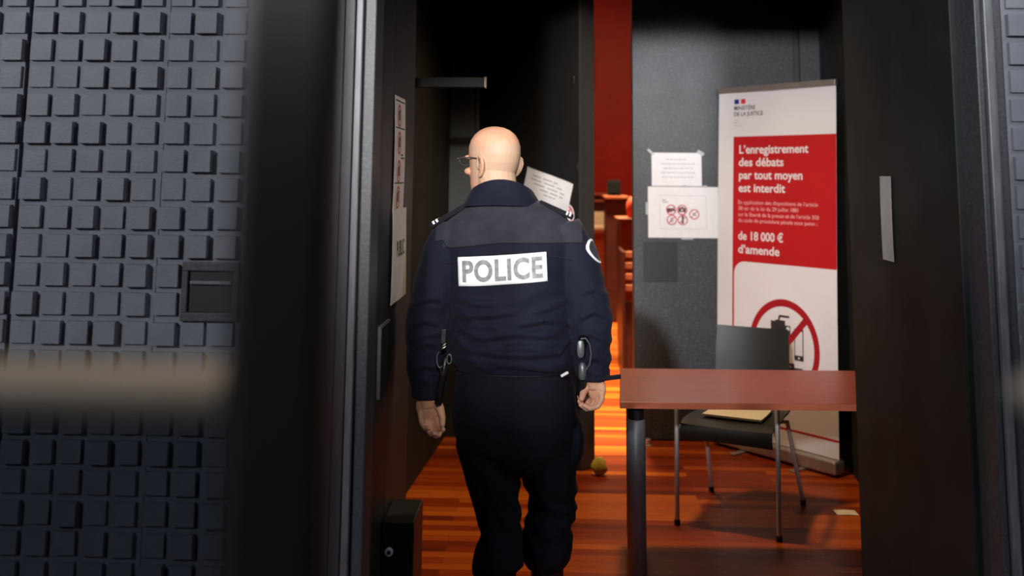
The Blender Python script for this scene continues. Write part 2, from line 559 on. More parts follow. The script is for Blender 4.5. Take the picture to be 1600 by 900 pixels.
class Flat:
    """printed matter: polygons laid on a frame (origin, u, v), each layer a hair above the one below"""
    def __init__(s, o, u, v):
        s.o, s.u, s.v = Vector(o), Vector(u).normalized(), Vector(v).normalized()
        s.n = s.u.cross(s.v).normalized()
        s.mb = MB()
        s.warp = lambda a, b: 0.0

    def P(s, a, b, h=0.0):
        return s.o + s.u * a + s.v * b + s.n * (h + s.warp(a, b))

    def poly(s, pts, mi, h):
        s.mb.quad_mesh([s.P(a, b, h) for a, b in pts], [tuple(range(len(pts)))], mi)

    def rect(s, a0, a1, b0, b1, mi, h, nx=1, ny=1):
        V = [s.P(a0 + (a1 - a0) * i / nx, b0 + (b1 - b0) * j / ny, h) for j in range(ny + 1) for i in range(nx + 1)]
        Fs = [(j * (nx + 1) + i, j * (nx + 1) + i + 1, (j + 1) * (nx + 1) + i + 1, (j + 1) * (nx + 1) + i) for j in range(ny) for i in range(nx)]
        s.mb.quad_mesh(V, Fs, mi)

    def sheet(s, a0, a1, b0, b1, t, mi, nx=8, ny=8):
        s.rect(a0, a1, b0, b1, mi, 0.0, nx, ny)
        # back and rim
        V = [s.P(a0 + (a1 - a0) * i / nx, b0 + (b1 - b0) * j / ny, -t) for j in range(ny + 1) for i in range(nx + 1)]
        Fs = [((j + 1) * (nx + 1) + i, (j + 1) * (nx + 1) + i + 1, j * (nx + 1) + i + 1, j * (nx + 1) + i) for j in range(ny) for i in range(nx)]
        s.mb.quad_mesh(V, Fs, mi)
        rim = [(a0 + (a1 - a0) * i / nx, b0) for i in range(nx)] + [(a1, b0 + (b1 - b0) * j / ny) for j in range(ny)] + \
              [(a1 - (a1 - a0) * i / nx, b1) for i in range(nx)] + [(a0, b1 - (b1 - b0) * j / ny) for j in range(ny)]
        k = len(rim)
        V = [s.P(a, b, 0) for a, b in rim] + [s.P(a, b, -t) for a, b in rim]
        s.mb.quad_mesh(V, [(i, k + i, k + (i + 1) % k, (i + 1) % k) for i in range(k)], mi)

    def text(s, body, a, b, width, mi, h, cap=None, bold=0.0, spacing=1.0):
        V, Fs = fit_text(body, width, cap, bold, spacing)
        s.mb.quad_mesh([s.P(a + x, b + y, h) for x, y in V], Fs, mi)

    def ring(s, ca, cb, r1, r0, mi, h, n=40, a0=0.0, a1=2 * PI, sx=1.0):
        V, Fs = [], []
        for i in range(n + 1):
            t = a0 + (a1 - a0) * i / n
            V += [s.P(ca + r0 * math.cos(t) * sx, cb + r0 * math.sin(t), h), s.P(ca + r1 * math.cos(t) * sx, cb + r1 * math.sin(t), h)]
        for i in range(n):
            Fs.append((2 * i, 2 * i + 1, 2 * i + 3, 2 * i + 2))
        s.mb.quad_mesh(V, Fs, mi)

    def disc(s, ca, cb, r, mi, h, n=28):
        s.poly([(ca + r * math.cos(2 * PI * i / n), cb + r * math.sin(2 * PI * i / n)) for i in range(n)], mi, h)

    def bar(s, a0, b0, a1, b1, w, mi, h):
        d = Vector((a1 - a0, b1 - b0)).normalized()
        q = Vector((-d.y, d.x)) * w / 2
        s.poly([(a0 - q.x, b0 - q.y), (a1 - q.x, b1 - q.y), (a1 + q.x, b1 + q.y), (a0 + q.x, b0 + q.y)], mi, h)

    def words(s, a0, a1, b, cap, mi, h, seed=0):
        """a line too small to read: word-long dashes"""
        r = random.Random(seed)
        x = a0
        while x < a1 - cap:
            w = min(cap * r.uniform(1.6, 5.0), a1 - x)
            s.rect(x, x + w, b, b + cap, mi, h)
            x += w + cap * 0.7


def remeshed(mb, voxel, smooth_it=4, fac=0.5):
    """union of overlapping closed shapes as one continuous surface"""
    me = mb.mesh('tmp')
    ob = bpy.data.objects.new('tmp', me)
    COL.objects.link(ob)
    r = ob.modifiers.new('r', 'REMESH')
    r.mode = 'VOXEL'
    r.voxel_size = voxel
    if smooth_it:
        k = ob.modifiers.new('s', 'SMOOTH')
        k.factor = fac
        k.iterations = smooth_it
    dg = bpy.context.evaluated_depsgraph_get()
    dg.update()
    out = bpy.data.meshes.new_from_object(ob.evaluated_get(dg))
    bpy.data.objects.remove(ob)
    bpy.data.meshes.remove(me)
    out.polygons.foreach_set('use_smooth', [True] * len(out.polygons))
    return out


def link(name, me, mats, parent=None):
    me.name = name
    me.materials.clear()
    for m in (mats if isinstance(mats, (list, tuple)) else [mats]):
        me.materials.append(M[m])
    o = bpy.data.objects.new(name, me)
    COL.objects.link(o)
    if parent:
        o.parent = parent
    return o


# ================================================================== SETTING
TOP = 2.75            # underside of the lintel
CEIL = 3.0            # vestibule ceiling
XL, XR = -0.48, 1.09  # faces of the reveal
YF = 2.6              # face of the cladding

MB().box(-4, 4, -7, 2.66, -0.06, 0.0).build('floor_hall', 'stone', kind='structure')
fl = MB().box(-3.5, 5.5, 2.66, 17.2, -0.06, 0.0).build('floor', 'floor', kind='structure')


def cladding(name, x0, x1, cols, z0, z1, skip=None, seed=1):
    """backing with raised square blocks, part of the wall's own surface"""
    r = random.Random(seed)
    mb = MB()
    mb.box(x0, x1, YF, YF + 0.06, 0, z1 + 0.05, 0)
    p = 0.0735
    zr = 1.974
    k0 = int((zr - z0) / p)
    k1 = int((z1 - zr) / p)
    for cx in cols:
        for k in range(-k0, k1 + 1):
            zt = zr + k * p
            if skip and skip(cx, zt):
                continue
            d = r.choice((0.008, 0.010, 0.012, 0.015, 0.019))
            jx, jz = r.uniform(-0.0012, 0.0012), r.uniform(-0.0012, 0.0012)
            mi = r.choice((1, 1, 1, 1, 3, 3, 2))
            a, b, c, e = cx + jx, cx + 0.0575 + jx, zt - 0.0575 + jz, zt + jz
            # slightly tapered block
            q = 0.0008
            V = [(a, YF, c), (b, YF, c), (b, YF, e), (a, YF, e),
                 (a + q, YF - d, c + q), (b - q, YF - d, c + q), (b - q, YF - d, e - q), (a + q, YF - d, e - q)]
            mb.quad_mesh(V, [(4, 5, 6, 7), (0, 1, 5, 4), (1, 2, 6, 5), (2, 3, 7, 6), (3, 0, 4, 7)], mi)
    return mb.build(name, ['clad', 'tile0', 'tile1', 'tile2'], kind='structure')


P = 0.0735
wl = thing('wall_left', '', '')
del wl['label'], wl['category']
wl['kind'] = 'structure'
def panel(x0, x1, cols, skip=None, seed=1):
    o = cladding('cladding_panel', x0, x1, cols, 0.10, 2.95, skip, seed)
    del o['kind']
    o.parent = wl
    return o
PULL = (-0.948, -0.80, 1.169, 1.318)
panel(-2.30, -1.408, [-1.408 - 0.062 - P * k for k in range(11)], seed=3)
panel(-1.396, -1.0205, [-1.390 + P * k for k in range(5)], seed=4)
panel(-1.0185, -0.57, [-1.0165 + P * k for k in range(6)], lambda x, z: x + 0.0575 > PULL[0] and z - 0.01 > PULL[2] and z - 0.0575 < PULL[3] - 0.005, seed=5)
MB().box(-2.3, -0.57, YF + 0.061, YF + 0.12, 0, 3.0).build('backing', 'void', wl)
# recessed pull in the cladding door
mb = MB()
a, b, c, d = PULL
mb.box(a, b, YF - 0.012, YF - 0.001, c, c + 0.022).box(a, b, YF - 0.012, YF - 0.001, d - 0.022, d)
mb.box(a, a + 0.016, YF - 0.012, YF - 0.001, c + 0.022, d - 0.022).box(b - 0.016, b, YF - 0.012, YF - 0.001, c + 0.022, d - 0.022)
pf = mb.build('pull_recess', 'frame', wl, bevel=0.002)
MB().box(a + 0.017, b - 0.017, YF - 0.004, YF - 0.0005, c + 0.023, d - 0.023).build('recess_plate', 'recess', pf)
MB().box(a + 0.022, b - 0.017, YF - 0.014, YF - 0.004, 1.262, 1.271).build('pull_bar', 'frame_light', pf, bevel=0.002)

wr = thing('wall_right', '', '')
del wr['label'], wr['category']
wr['kind'] = 'structure'
o = cladding('cladding_panel', 1.175, 2.1, [1.185 + P * k for k in range(12)], 0.10, 2.95, None, 8)
del o['kind']
o.parent = wr
MB().box(1.175, 2.1, YF + 0.061, YF + 0.12, 0, 3.0).build('backing', 'void', wr)
MB().box(-2.3, 2.1, YF, YF + 0.12, 3.0, 4.6).build('wall_above', 'clad', kind='structure')
MB().box(XL - 0.09, XR + 0.09, YF + 0.002, 3.62, TOP, 3.0).build('trim_3', 'steel', kind='structure')


def frame(name, s, xa):
    """stepped steel door frame; s = +1 right, -1 left, xa = inner edge"""
    o = thing(name, '', '')
    del o['label'], o['category']
    o['kind'] = 'structure'
    def strip(n, d0, d1, y, m, bv=0.003):
        x0, x1 = xa + s * d0, xa + s * d1
        MB().box(min(x0, x1), max(x0, x1), y, 2.72, 0, TOP + 0.05).build(n, m, o, bevel=bv)
    return o, strip
tl, st = frame('trim_1', -1, -0.462)
st('frame_strip', 0.000, 0.030, 2.600, 'frame')
st('frame_strip', 0.0335, 0.0515, 2.588, 'frame_light')
st('frame_strip', 0.055, 0.082, 2.594, 'frame')
st('frame_strip', 0.084, 0.1078, 2.602, 'frame')
MB().box(-0.62, -0.50, 2.7205, 2.75, 0, 3.0).build('frame_backing', 'void', tl)
tr, st = frame('trim_2', 1, 1.107)
st('frame_strip', 0.000, 0.017, 2.600, 'frame')
st('frame_strip', 0.0195, 0.040, 2.588, 'frame_light')
st('frame_strip', 0.043, 0.0678, 2.600, 'frame')
MB().box(1.12, 1.24, 2.7205, 2.75, 0, 3.0).build('frame_backing', 'void', tr)

# reveals of the deep doorway
mb = MB().box(XL - 0.1, XL, 2.72, 3.05, 0, TOP)
mb.box(XL - 0.1, XL, 3.05, 3.40, 0, TOP).box(XL - 0.1, XL - 0.006, 3.40, 3.56, 0, TOP)
mb.build('wall_passage_left', 'steel', kind='structure', bevel=0.003)
MB().box(XR, XR + 0.1, 2.72, 3.70, 0, TOP).build('wall_passage_right', 'reveal', kind='structure', bevel=0.004)
# vestibule shell
mb = MB().prism([(-0.80, 3.56), (-0.615, 6.15), (-0.72, 6.15), (-0.92, 3.56)], 0, CEIL)
mb.build('wall_vestibule_left', 'vest', kind='structure')
MB().box(-0.92, XL - 0.1, 3.44, 3.56, 0, CEIL).build('wall_vestibule_front_left', 'steel', kind='structure')
MB().prism([(1.425, 3.70), (1.665, 6.15), (1.78, 6.15), (1.54, 3.70)], 0, CEIL).build('wall_vestibule_right', 'vest', kind='structure')
MB().box(XR + 0.1, 1.54, 3.60, 3.70, 0, CEIL).build('wall_vestibule_front_right', 'steel', kind='structure')
MB().box(-0.62, -0.455, 6.15, 6.27, 0, CEIL).build('wall_back_left', 'door_edge', kind='structure')
MB().box(1.545, 1.70, 6.15, 6.27, 0, CEIL).build('wall_back_right', 'door', kind='structure')
MB().box(-0.62, 1.70, 6.16, 6.28, 2.74, CEIL).build('wall_back_top', 'steel', kind='structure')
MB().box(-0.95, 1.80, 3.62, 6.28, CEIL, CEIL + 0.08).build('ceiling', 'ceil', kind='structure')
mb = MB().box(-0.455, -0.432, 6.13, 6.27, 0, 2.74).box(1.512, 1.545, 6.165, 6.27, 0, 2.74)
mb.build('trim_4', 'door_edge', kind='structure', bevel=0.003)
# courtroom shell
MB().box(-3.5, 5.5, 17.0, 17.2, 0, 5.4).build('wall_back', 'redwall', kind='structure')
MB().box(-3.6, -3.5, 6.28, 17.2, 0, 5.4).build('wall_courtroom_left', 'redwall', kind='structure')
MB().box(5.5, 5.6, 6.28, 17.2, 0, 5.4).build('wall_courtroom_right', 'redwall', kind='structure')
MB().box(-3.6, 5.6, 6.28, 17.2, 5.4, 5.5).build('ceiling_courtroom', 'ceil', kind='structure')
mb = MB().box(-3.6, -0.62, 6.17, 6.28, 0, 5.4).box(1.70, 5.6, 6.17, 6.28, 0, 5.4).box(-0.62, 1.70, 6.281, 6.32, 3.0, 5.4)
mb.build('wall_courtroom_front', 'redwall', kind='structure')

# ------------------------------------------------------------------ inner doors
d2 = thing('door_2', '', '')
del d2['label'], d2['category']
d2['kind'] = 'structure'
MB().box(0.512, 1.508, 6.15, 6.255, 0.006, 2.735).build('door_leaf', 'door', d2, bevel=0.004)
mb = MB().box(0.571, 0.776, 6.1465, 6.1495, 0.919, 1.155)
mb.build('flush_plate', 'recess', d2, bevel=0.001)

HX, HY = -0.44, 6.15
LD = Vector((0.684, -0.7293, 0)).normalized()    # along the half-open leaf
LN = Vector((LD.y, -LD.x, 0))                     # its front normal
d1 = thing('door_1', '', '')
del d1['label'], d1['category']
d1['kind'] = 'structure'
h = Vector((HX, HY, 0.006))
MB().obox(h - LN * 0.115, LD * 0.885, LN * 0.115, (0, 0, 2.70)).build('door_leaf', 'door_shaded', d1, bevel=0.004)
MB().obox(h + LD * 0.8852 - LN * 0.112, LD * 0.004, LN * 0.109, (0, 0, 2.70)).build('edge_plate', 'door_edge', d1, bevel=0.001)
for u_, z_ in ((0.862, 1.565), (0.832, 2.05)):
    p = h + LD * u_ + LN * 0.0005
    MB().obox(p + Vector((0, 0, z_)), LD * 0.010, LN * 0.003, (0, 0, 0.045)).build('glint_plate', 'silver', d1, bevel=0.001)  # bright metal chips added as glints on the leaf

# ------------------------------------------------------------------ things in the courtroom
def pew(name, label, cat, x0, x1, y, ztop, panel_m, group=None, slats=4, zs=0.55):
    t = thing(name, label, cat, (x0, y, 0), group)
    MB().box(x0, x0 + 0.025, y - 0.012, y + 0.52, 0, ztop - 0.03).build('end_panel', panel_m, t, bevel=0.006)
    if slats:
        for k in range(slats):
            z = ztop - 0.03 - k * 0.085
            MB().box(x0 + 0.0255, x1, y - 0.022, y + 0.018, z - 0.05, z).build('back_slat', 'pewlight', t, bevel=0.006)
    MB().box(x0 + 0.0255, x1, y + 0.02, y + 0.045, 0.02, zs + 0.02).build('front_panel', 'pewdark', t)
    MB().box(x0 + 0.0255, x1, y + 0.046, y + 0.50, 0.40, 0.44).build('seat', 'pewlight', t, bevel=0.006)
    settle(t)
    return t


def desk(name, label, x0, x1, y, z, m):
    t = thing(name, label, 'desk', (x0, y, 0))
    MB().box(x0, x1, y, y + 0.05, 0, z - 0.03).build('front_panel', m, t, bevel=0.005)
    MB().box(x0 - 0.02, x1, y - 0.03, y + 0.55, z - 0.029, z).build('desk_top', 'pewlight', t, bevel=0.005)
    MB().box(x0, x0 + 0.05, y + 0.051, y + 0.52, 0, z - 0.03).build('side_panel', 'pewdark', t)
    settle(t)
    return t


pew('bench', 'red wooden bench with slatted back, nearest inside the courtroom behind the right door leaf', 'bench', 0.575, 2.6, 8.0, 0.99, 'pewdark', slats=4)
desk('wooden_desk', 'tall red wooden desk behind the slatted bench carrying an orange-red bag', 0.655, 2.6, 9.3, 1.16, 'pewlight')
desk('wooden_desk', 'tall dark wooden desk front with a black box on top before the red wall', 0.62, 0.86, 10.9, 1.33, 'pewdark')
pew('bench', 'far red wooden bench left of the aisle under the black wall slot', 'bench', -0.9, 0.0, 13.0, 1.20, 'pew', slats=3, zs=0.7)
t = thing('wooden_shelf_desk', 'far lit wooden desk left of the aisle seen beside the open door leaf edge', 'desk', (0.1, 12.2, 0))
MB().box(-0.6, 0.80, 12.2, 12.26, 0, 0.86).build('front_panel', 'pewlight', t, bevel=0.005)
MB().box(-0.6, 0.80, 12.14, 12.6, 0.861, 0.90).build('desk_top', 'pewlight', t, bevel=0.005)
MB().box(-0.6, 0.80, 12.62, 12.68, 0, 1.30).build('back_panel', 'pewdark', t, bevel=0.005)
for z in (1.22, 1.30):
    MB().box(-0.6, 0.80, 12.58, 12.70, z, z + 0.03).build('rail', 'pewlight', t, bevel=0.004)
settle(t)
mb = MB().box(0.3, 0.79, 12.5, 12.57, 0.905, 1.10)
tag(place(mb.build('document_folder', 'paper_warm', bevel=0.004), (0.3, 12.5, 0.905)), 'cream upright folder on the far lit desk left of the aisle', 'folder')
mb = MB().box(0.45, 0.785, 12.17, 12.36, 0.905, 0.945)
tag(place(mb.build('document_stack', 'paper_warm', bevel=0.004), (0.45, 12.17, 0.905)), 'cream paper stack lying at the front edge of the far lit desk', 'papers')
mb = MB().box(0.640, 0.775, 10.93, 11.05, 1.335, 1.50)
mb.box(0.66, 0.755, 10.925, 10.9295, 1.36, 1.475)
tag(place(mb.build('black_box', 'void', bevel=0.006), (0.64, 10.93, 1.335)), 'small black box standing on the tall dark desk against the red wall', 'box')
t = thing('shoulder_bag', 'orange-red bag with grey pocket standing on the tall red desk beside the door edge', 'bag', (0.86, 9.5, 1.16))
mb = MB()
rr = []
for k, (w, d) in enumerate(((0.14, 0.09), (0.155, 0.10), (0.15, 0.095), (0.12, 0.06), (0.05, 0.02))):
    z = 1.162 + (0, 0.06, 0.14, 0.19, 0.21)[k]
    rr.append([(0.88 + w * math.copysign(abs(math.cos(a)) ** 0.6, math.cos(a)), 9.5 + d * math.copysign(abs(math.sin(a)) ** 0.6, math.sin(a)), z) for a in [2 * PI * j / 20 for j in range(20)]])
mb.rings(rr)
mb.build('bag_body', 'orange', t, smooth=True)
mb = MB()
mb.ellipsoid((0.86, 9.415, 1.22), (0.075, 0.03, 0.045))
mb.build('pocket', 'tube', t, smooth=True)
mb = MB().tube([(0.80, 9.5, 1.36), (0.82, 9.5, 1.42), (0.88, 9.5, 1.44), (0.94, 9.5, 1.42), (0.96, 9.5, 1.36)], 0.012)
mb.build('handle', 'paper_warm', t, smooth=True)
settle(t)
mb = MB().box(0.60, 0.76, 16.93, 16.995, 3.0, 3.95)
mb.box(0.615, 0.745, 16.92, 16.9295, 3.03, 3.92)
tag(place(mb.build('column_loudspeaker', 'black', bevel=0.005), (0.60, 16.93, 3.0)), 'tall narrow black panel on the red courtroom wall beside the open door leaf', 'loudspeaker')
mb = MB().box(0.80, 0.95, 7.975, 8.0 - 0.023, 0.78, 0.86)
tag(place(mb.build('paper_note', 'paper_warm'), (0.8, 7.975, 0.78)), 'small cream note on the slatted back of the nearest courtroom bench', 'paper')

# ================================================================== BANNER
A = Vector((0.994, 6.118, 0))
BU = Vector((0.526, -0.62, 0)).normalized()
BN = BU.cross(Vector((0, 0, 1)))
BV = Vector((0, 0, 1)) + BU * 0.030
BV.normalize()
t = thing('roll_up_banner', 'white and red roll-up banner forbidding the recording of debates, behind the table', 'banner', tuple(A + BU * 0.4))
fb = Flat(A + Vector((0, 0, 0.085)), BU, BV)
fb.warp = lambda a, b: 0.004 * math.sin(b * 2.1) + 0.003 * math.sin(a * 7 + b)
WB, HB = 0.815, 1.965
fb.sheet(0, WB, 0, HB, 0.0012, 0, 10, 30)


def bx(u_, z_):                      # measured (along, height) -> banner frame
    return u_ - 0.030 * z_, (z_ - 0.085)


def bt(body, u_, z_, w, mi, cap, bold=0.0):
    a_, b_ = bx(u_, z_)
    fb.text(body, a_, b_, w, mi, 0.0012, cap=cap, bold=bold)


# red field: rounded white window cut into its lower edge
zt, z0, z1 = 1.787 - 0.085, 0.985 - 0.085, 1.062 - 0.085
ul = 0.113
N = 12
fb.rect(ul, WB, z1, zt, 1, 0.0006, 8, 10)
fb.rect(ul, ul + 0.012, 0.10, z1, 1, 0.0006, 1, 14)
cor = [(ul + 0.0115, z1)] + [(ul + 0.0115 + 0.075 * (1 - math.cos(k * PI / 2 / N)), z1 - 0.075 + 0.075 * math.sin(k * PI / 2 / N)) for k in range(N + 1)]
fb.poly(cor[::-1] if False else cor, 1, 0.0006)
fb.rect(ul, WB, 0.085, 0.097, 1, 0.0007, 8, 1)
# tricolour mark and heading
fb.rect(*[0.117, 0.150], 1.981 - 0.085, 2.009 - 0.085, 4, 0.0009)
fb.rect(*[0.166, 0.198], 1.981 - 0.085, 2.009 - 0.085, 5, 0.0009)
bt('MINISTÈRE', 0.175, 1.945, 0.153, 2, 0.024, 0.012)
bt('DE LA JUSTICE', 0.174, 1.909, 0.208, 2, 0.024, 0.012)
bt('Liberté', 0.174, 1.882, 0.035, 6, 0.010)
bt('Égalité', 0.174, 1.866, 0.037, 6, 0.010)
bt('Fraternité', 0.174, 1.847, 0.056, 6, 0.010)
bt('L’enregistrement', 0.207, 1.686, 0.480, 3, 0.050, 0.022)
bt('des débats', 0.202, 1.612, 0.315, 3, 0.050, 0.022)
bt('par tout moyen', 0.202, 1.537, 0.441, 3, 0.050, 0.022)
bt('est interdit', 0.198, 1.462, 0.326, 3, 0.050, 0.022)
bt('En application des dispositions de l’article', 0.194, 1.392, 0.545, 7, 0.022)
bt('38 ter de la loi du 29 juillet 1881', 0.194, 1.357, 0.415, 7, 0.022)
bt('sur la liberté de la presse et de l’article 308', 0.193, 1.322, 0.550, 7, 0.022)
bt('du code de procédure pénale sous peine :', 0.193, 1.288, 0.538, 7, 0.022)
bt('de 18 000 €', 0.190, 1.185, 0.313, 3, 0.050, 0.022)
bt('d’amende', 0.188, 1.108, 0.288, 3, 0.050, 0.022)
# prohibition ring with the forbidden devices
ca, cb = 0.490 - 0.02, 0.608 - 0.085
fb.ring(ca, cb, 0.266, 0.226, 8, 0.0012, 56, sx=0.88)
fb.bar(ca - 0.150, cb - 0.170, ca + 0.150, cb + 0.170, 0.036, 8, 0.0016)
# film camera
fb.rect(ca - 0.085, ca + 0.045, cb + 0.070, cb + 0.125, 2, 0.0012)
fb.rect(ca - 0.085, ca - 0.055, cb + 0.125, cb + 0.142, 2, 0.0012)
fb.rect(ca - 0.055, ca + 0.010, cb + 0.125, cb + 0.150, 2, 0.0012)
fb.bar(ca - 0.032, cb + 0.150, ca - 0.026, cb + 0.172, 0.012, 2, 0.0012)
fb.bar(ca - 0.030, cb + 0.172, ca + 0.038, cb + 0.172, 0.012, 2, 0.0012)
fb.disc(ca + 0.030, cb + 0.108, 0.011, 0, 0.0015)
# telephone
fb.rect(ca + 0.070, ca + 0.130, cb - 0.055, cb + 0.115, 2, 0.0012)
fb.rect(ca + 0.076, ca + 0.124, cb - 0.027, cb + 0.103, 0, 0.0015)
fb.disc(ca + 0.100, cb - 0.041, 0.006, 0, 0.0015)
# photo camera
fb.rect(ca - 0.05, ca + 0.125, cb - 0.185, cb - 0.095, 2, 0.0012)
fb.rect(ca + 0.0, ca + 0.07, cb - 0.095, cb - 0.074, 2, 0.0012)
fb.disc(ca + 0.035, cb - 0.137, 0.047, 0, 0.0015)
fb.ring(ca + 0.035, cb - 0.137, 0.038, 0.033, 2, 0.0018)
fb.mb.build('banner_panel', ['vinyl', 'vinylred', 'ink', 'vinyl', 'flagblue', 'flagred', 'greyink', 'pinkink', 'vinyldark'], t)
up = BV
top0 = A + Vector((0, 0, 0.085)) + BV * HB
MB().obox(top0 - BU * 0.003 - BN * 0.010 + BN * 0.0, BU * (WB + 0.006), BN * 0.022, BV * 0.034).build('top_rail', 'alu', t, bevel=0.003)
MB().obox(top0 + BU * (WB + 0.0035) - BN * 0.013, BU * 0.014, BN * 0.027, BV * 0.036).build('end_cap', 'black', t, bevel=0.003)
MB().obox(A + Vector((0, 0, 0.012)) - BN * 0.045 - BU * 0.006, BU * (WB + 0.012), BN * 0.09, (0, 0, 0.070)).build('base_cassette', 'alu', t, bevel=0.012, seg=4)
for s_ in (0.20, 0.60):
    MB().obox(A + BU * s_ - BN * 0.10, BU * 0.035, BN * 0.24, (0, 0, 0.012)).build('foot', 'alu', t, bevel=0.003)
MB().tube([A + BU * 0.41 - BN * 0.035 + Vector((0, 0, 0.08)), top0 + BU * 0.41 - BN * 0.025], 0.008).build('support_pole', 'alu', t, smooth=True)
settle(t)

# ================================================================== TABLE
TY, TX, TZ = 3.875, 0.267, 0.710
tu = Vector((1, 0.028, 0)).normalized()
tv = Vector((0.047, 0.663, 0)).normalized()
O = Vector((TX, TY, 0))
t = thing('desk_table', 'reddish cherry-topped office table with grey round legs in the doorway', 'table', tuple(O + tu * 0.55 + tv * 0.33))
LT, DT = 1.13, 0.662
MB().obox(O + Vector((0, 0, TZ - 0.024)), tu * LT, tv * DT, (0, 0, 0.024)).build('table_top', ['table'], t, bevel=0.002)
MB().obox(O + Vector((0, 0, TZ - 0.0235)) - tv * 0.0012, tu * LT, tv * 0.001, (0, 0, 0.023)).build('edge_band', 'table_edge', t)
for (a_, b_) in ((0.062, 0.10), (0.062, 0.565), (LT - 0.062, 0.10), (LT - 0.062, 0.565)):
    c = O + tu * a_ + tv * b_
    lg = MB().lathe(c, [(0.033, 0.045), (0.036, 0.047), (0.036, 0.625), (0.033, 0.628)], 28).build('leg', 'legsteel', t, smooth=False)
    for p_ in lg.data.polygons:
        p_.use_smooth = abs(p_.normal.z) < 0.5
    MB().lathe(c, [(0.026, 0.0), (0.028, 0.003), (0.028, 0.0445)], 20).build('foot_glide', 'black', lg, smooth=False)
    MB().lathe(c, [(0.030, 0.6285), (0.030, 0.685)], 20).build('leg_collar', 'black', lg)
for b_ in (0.36,):
    MB().obox(O + tu * 0.10 + tv * (b_ - 0.02) + Vector((0, 0, 0.64)), tu * (LT - 0.20), tv * 0.04, (0, 0, 0.045)).build('apron_beam', 'black', t, bevel=0.003)
for a_ in (0.04, LT - 0.085):
    MB().obox(O + tu * a_ + tv * 0.135 + Vector((0, 0, 0.63)), tu * 0.045, tv * 0.395, (0, 0, 0.055)).build('apron_beam', 'black', t, bevel=0.003)
settle(t)

# ================================================================== CHAIR
t = thing('stacking_chair', 'black-brown moulded plywood chair with grey tube legs behind the table', 'chair', (0.89, 4.86, 0))
cw = Vector((0.917, -0.398, 0))
cf = Vector((-0.398, -0.917, 0))                       # the way the seat faces
CC = Vector((0.885, 4.86, 0))


def ch(a_, b_, z_):
    return CC + cw * a_ + cf * b_ + Vector((0, 0, z_))


prof = [(0.232, 0.372), (0.244, 0.405), (0.236, 0.435), (0.20, 0.447), (0.12, 0.446), (0.02, 0.441), (-0.08, 0.440), (-0.14, 0.446),
        (-0.178, 0.462), (-0.200, 0.500), (-0.212, 0.56), (-0.222, 0.64), (-0.235, 0.73), (-0.252, 0.815)]
def shell_w(i):
    return 0.205 if i < 6 else (0.190 if i < 9 else (0.178 if i < 13 else 0.172))
rings = []
for i, (b_, z_) in enumerate(prof):
    j0, j1 = max(0, i - 1), min(len(prof) - 1, i + 1)
    tx, tz = prof[j1][0] - prof[j0][0], prof[j1][1] - prof[j0][1]
    L = math.hypot(tx, tz)
    nx, nz = -tz / L, tx / L
    w = shell_w(i)
    ring = []
    for k in range(13):
        q = -1 + k / 6
        dish = 0.012 * (q * q) * (1 if i > 8 else 0.6)
        sgn = 1 if i > 8 else 1
        ring.append((w * q, b_ - nx * dish * sgn, z_ - nz * dish * sgn))
    back = []
    for (a_, bb, zz) in ring[::-1]:
        back.append((a_, bb + nx * 0.009, zz + nz * 0.009))
    sh_ = 0.0 if i < 6 else min(1.0, (i - 5) / 3) * 0.024
    rings.append([ch(p_[0] + sh_, p_[1], p_[2]) for p_ in ring + back])
mb = MB().rings(rings)
mb.build('seat_shell', 'shell', t, smooth=True)
for s_ in (-1, 1):
    # one side of the tube frame: front leg, arm rest bow and rear leg
    MB().tube([ch(s_ * 0.225, 0.248, 0.016), ch(s_ * 0.226, 0.236, 0.30), ch(s_ * 0.226, 0.228, 0.545), ch(s_ * 0.226, 0.210, 0.578)], 0.0105, 12).build('front_leg', 'tube', t, smooth=True)
    MB().tube([ch(s_ * 0.226, 0.207, 0.580), ch(s_ * 0.226, 0.16, 0.586), ch(s_ * 0.226, -0.05, 0.578), ch(s_ * 0.205, -0.18, 0.565), ch(s_ * 0.17, -0.222, 0.555)], 0.0105, 12).build('arm_rest', 'tube', t, smooth=True)
    MB().tube([ch(s_ * 0.222 + 0.012, -0.300, 0.016), ch(s_ * 0.205, -0.20, 0.30), ch(s_ * 0.195, -0.16, 0.405), ch(s_ * 0.17, -0.10, 0.415)], 0.0105, 12).build('rear_leg', 'tube', t, smooth=True)
    MB().tube([ch(s_ * 0.17, -0.10, 0.415), ch(s_ * 0.19, 0.10, 0.413), ch(s_ * 0.222, 0.228, 0.416)], 0.009, 10).build('seat_rail', 'tube', t, smooth=True)
    for (b_, a_, e_) in ((0.248, 0.225, 0.0), (-0.300, 0.222, 0.012)):
        MB().lathe(ch(s_ * a_ + e_, b_, 0), [(0.011, 0), (0.0135, 0.002), (0.0135, 0.022), (0.011, 0.026)], 14).build('foot_glide', 'black', t)
settle(t)
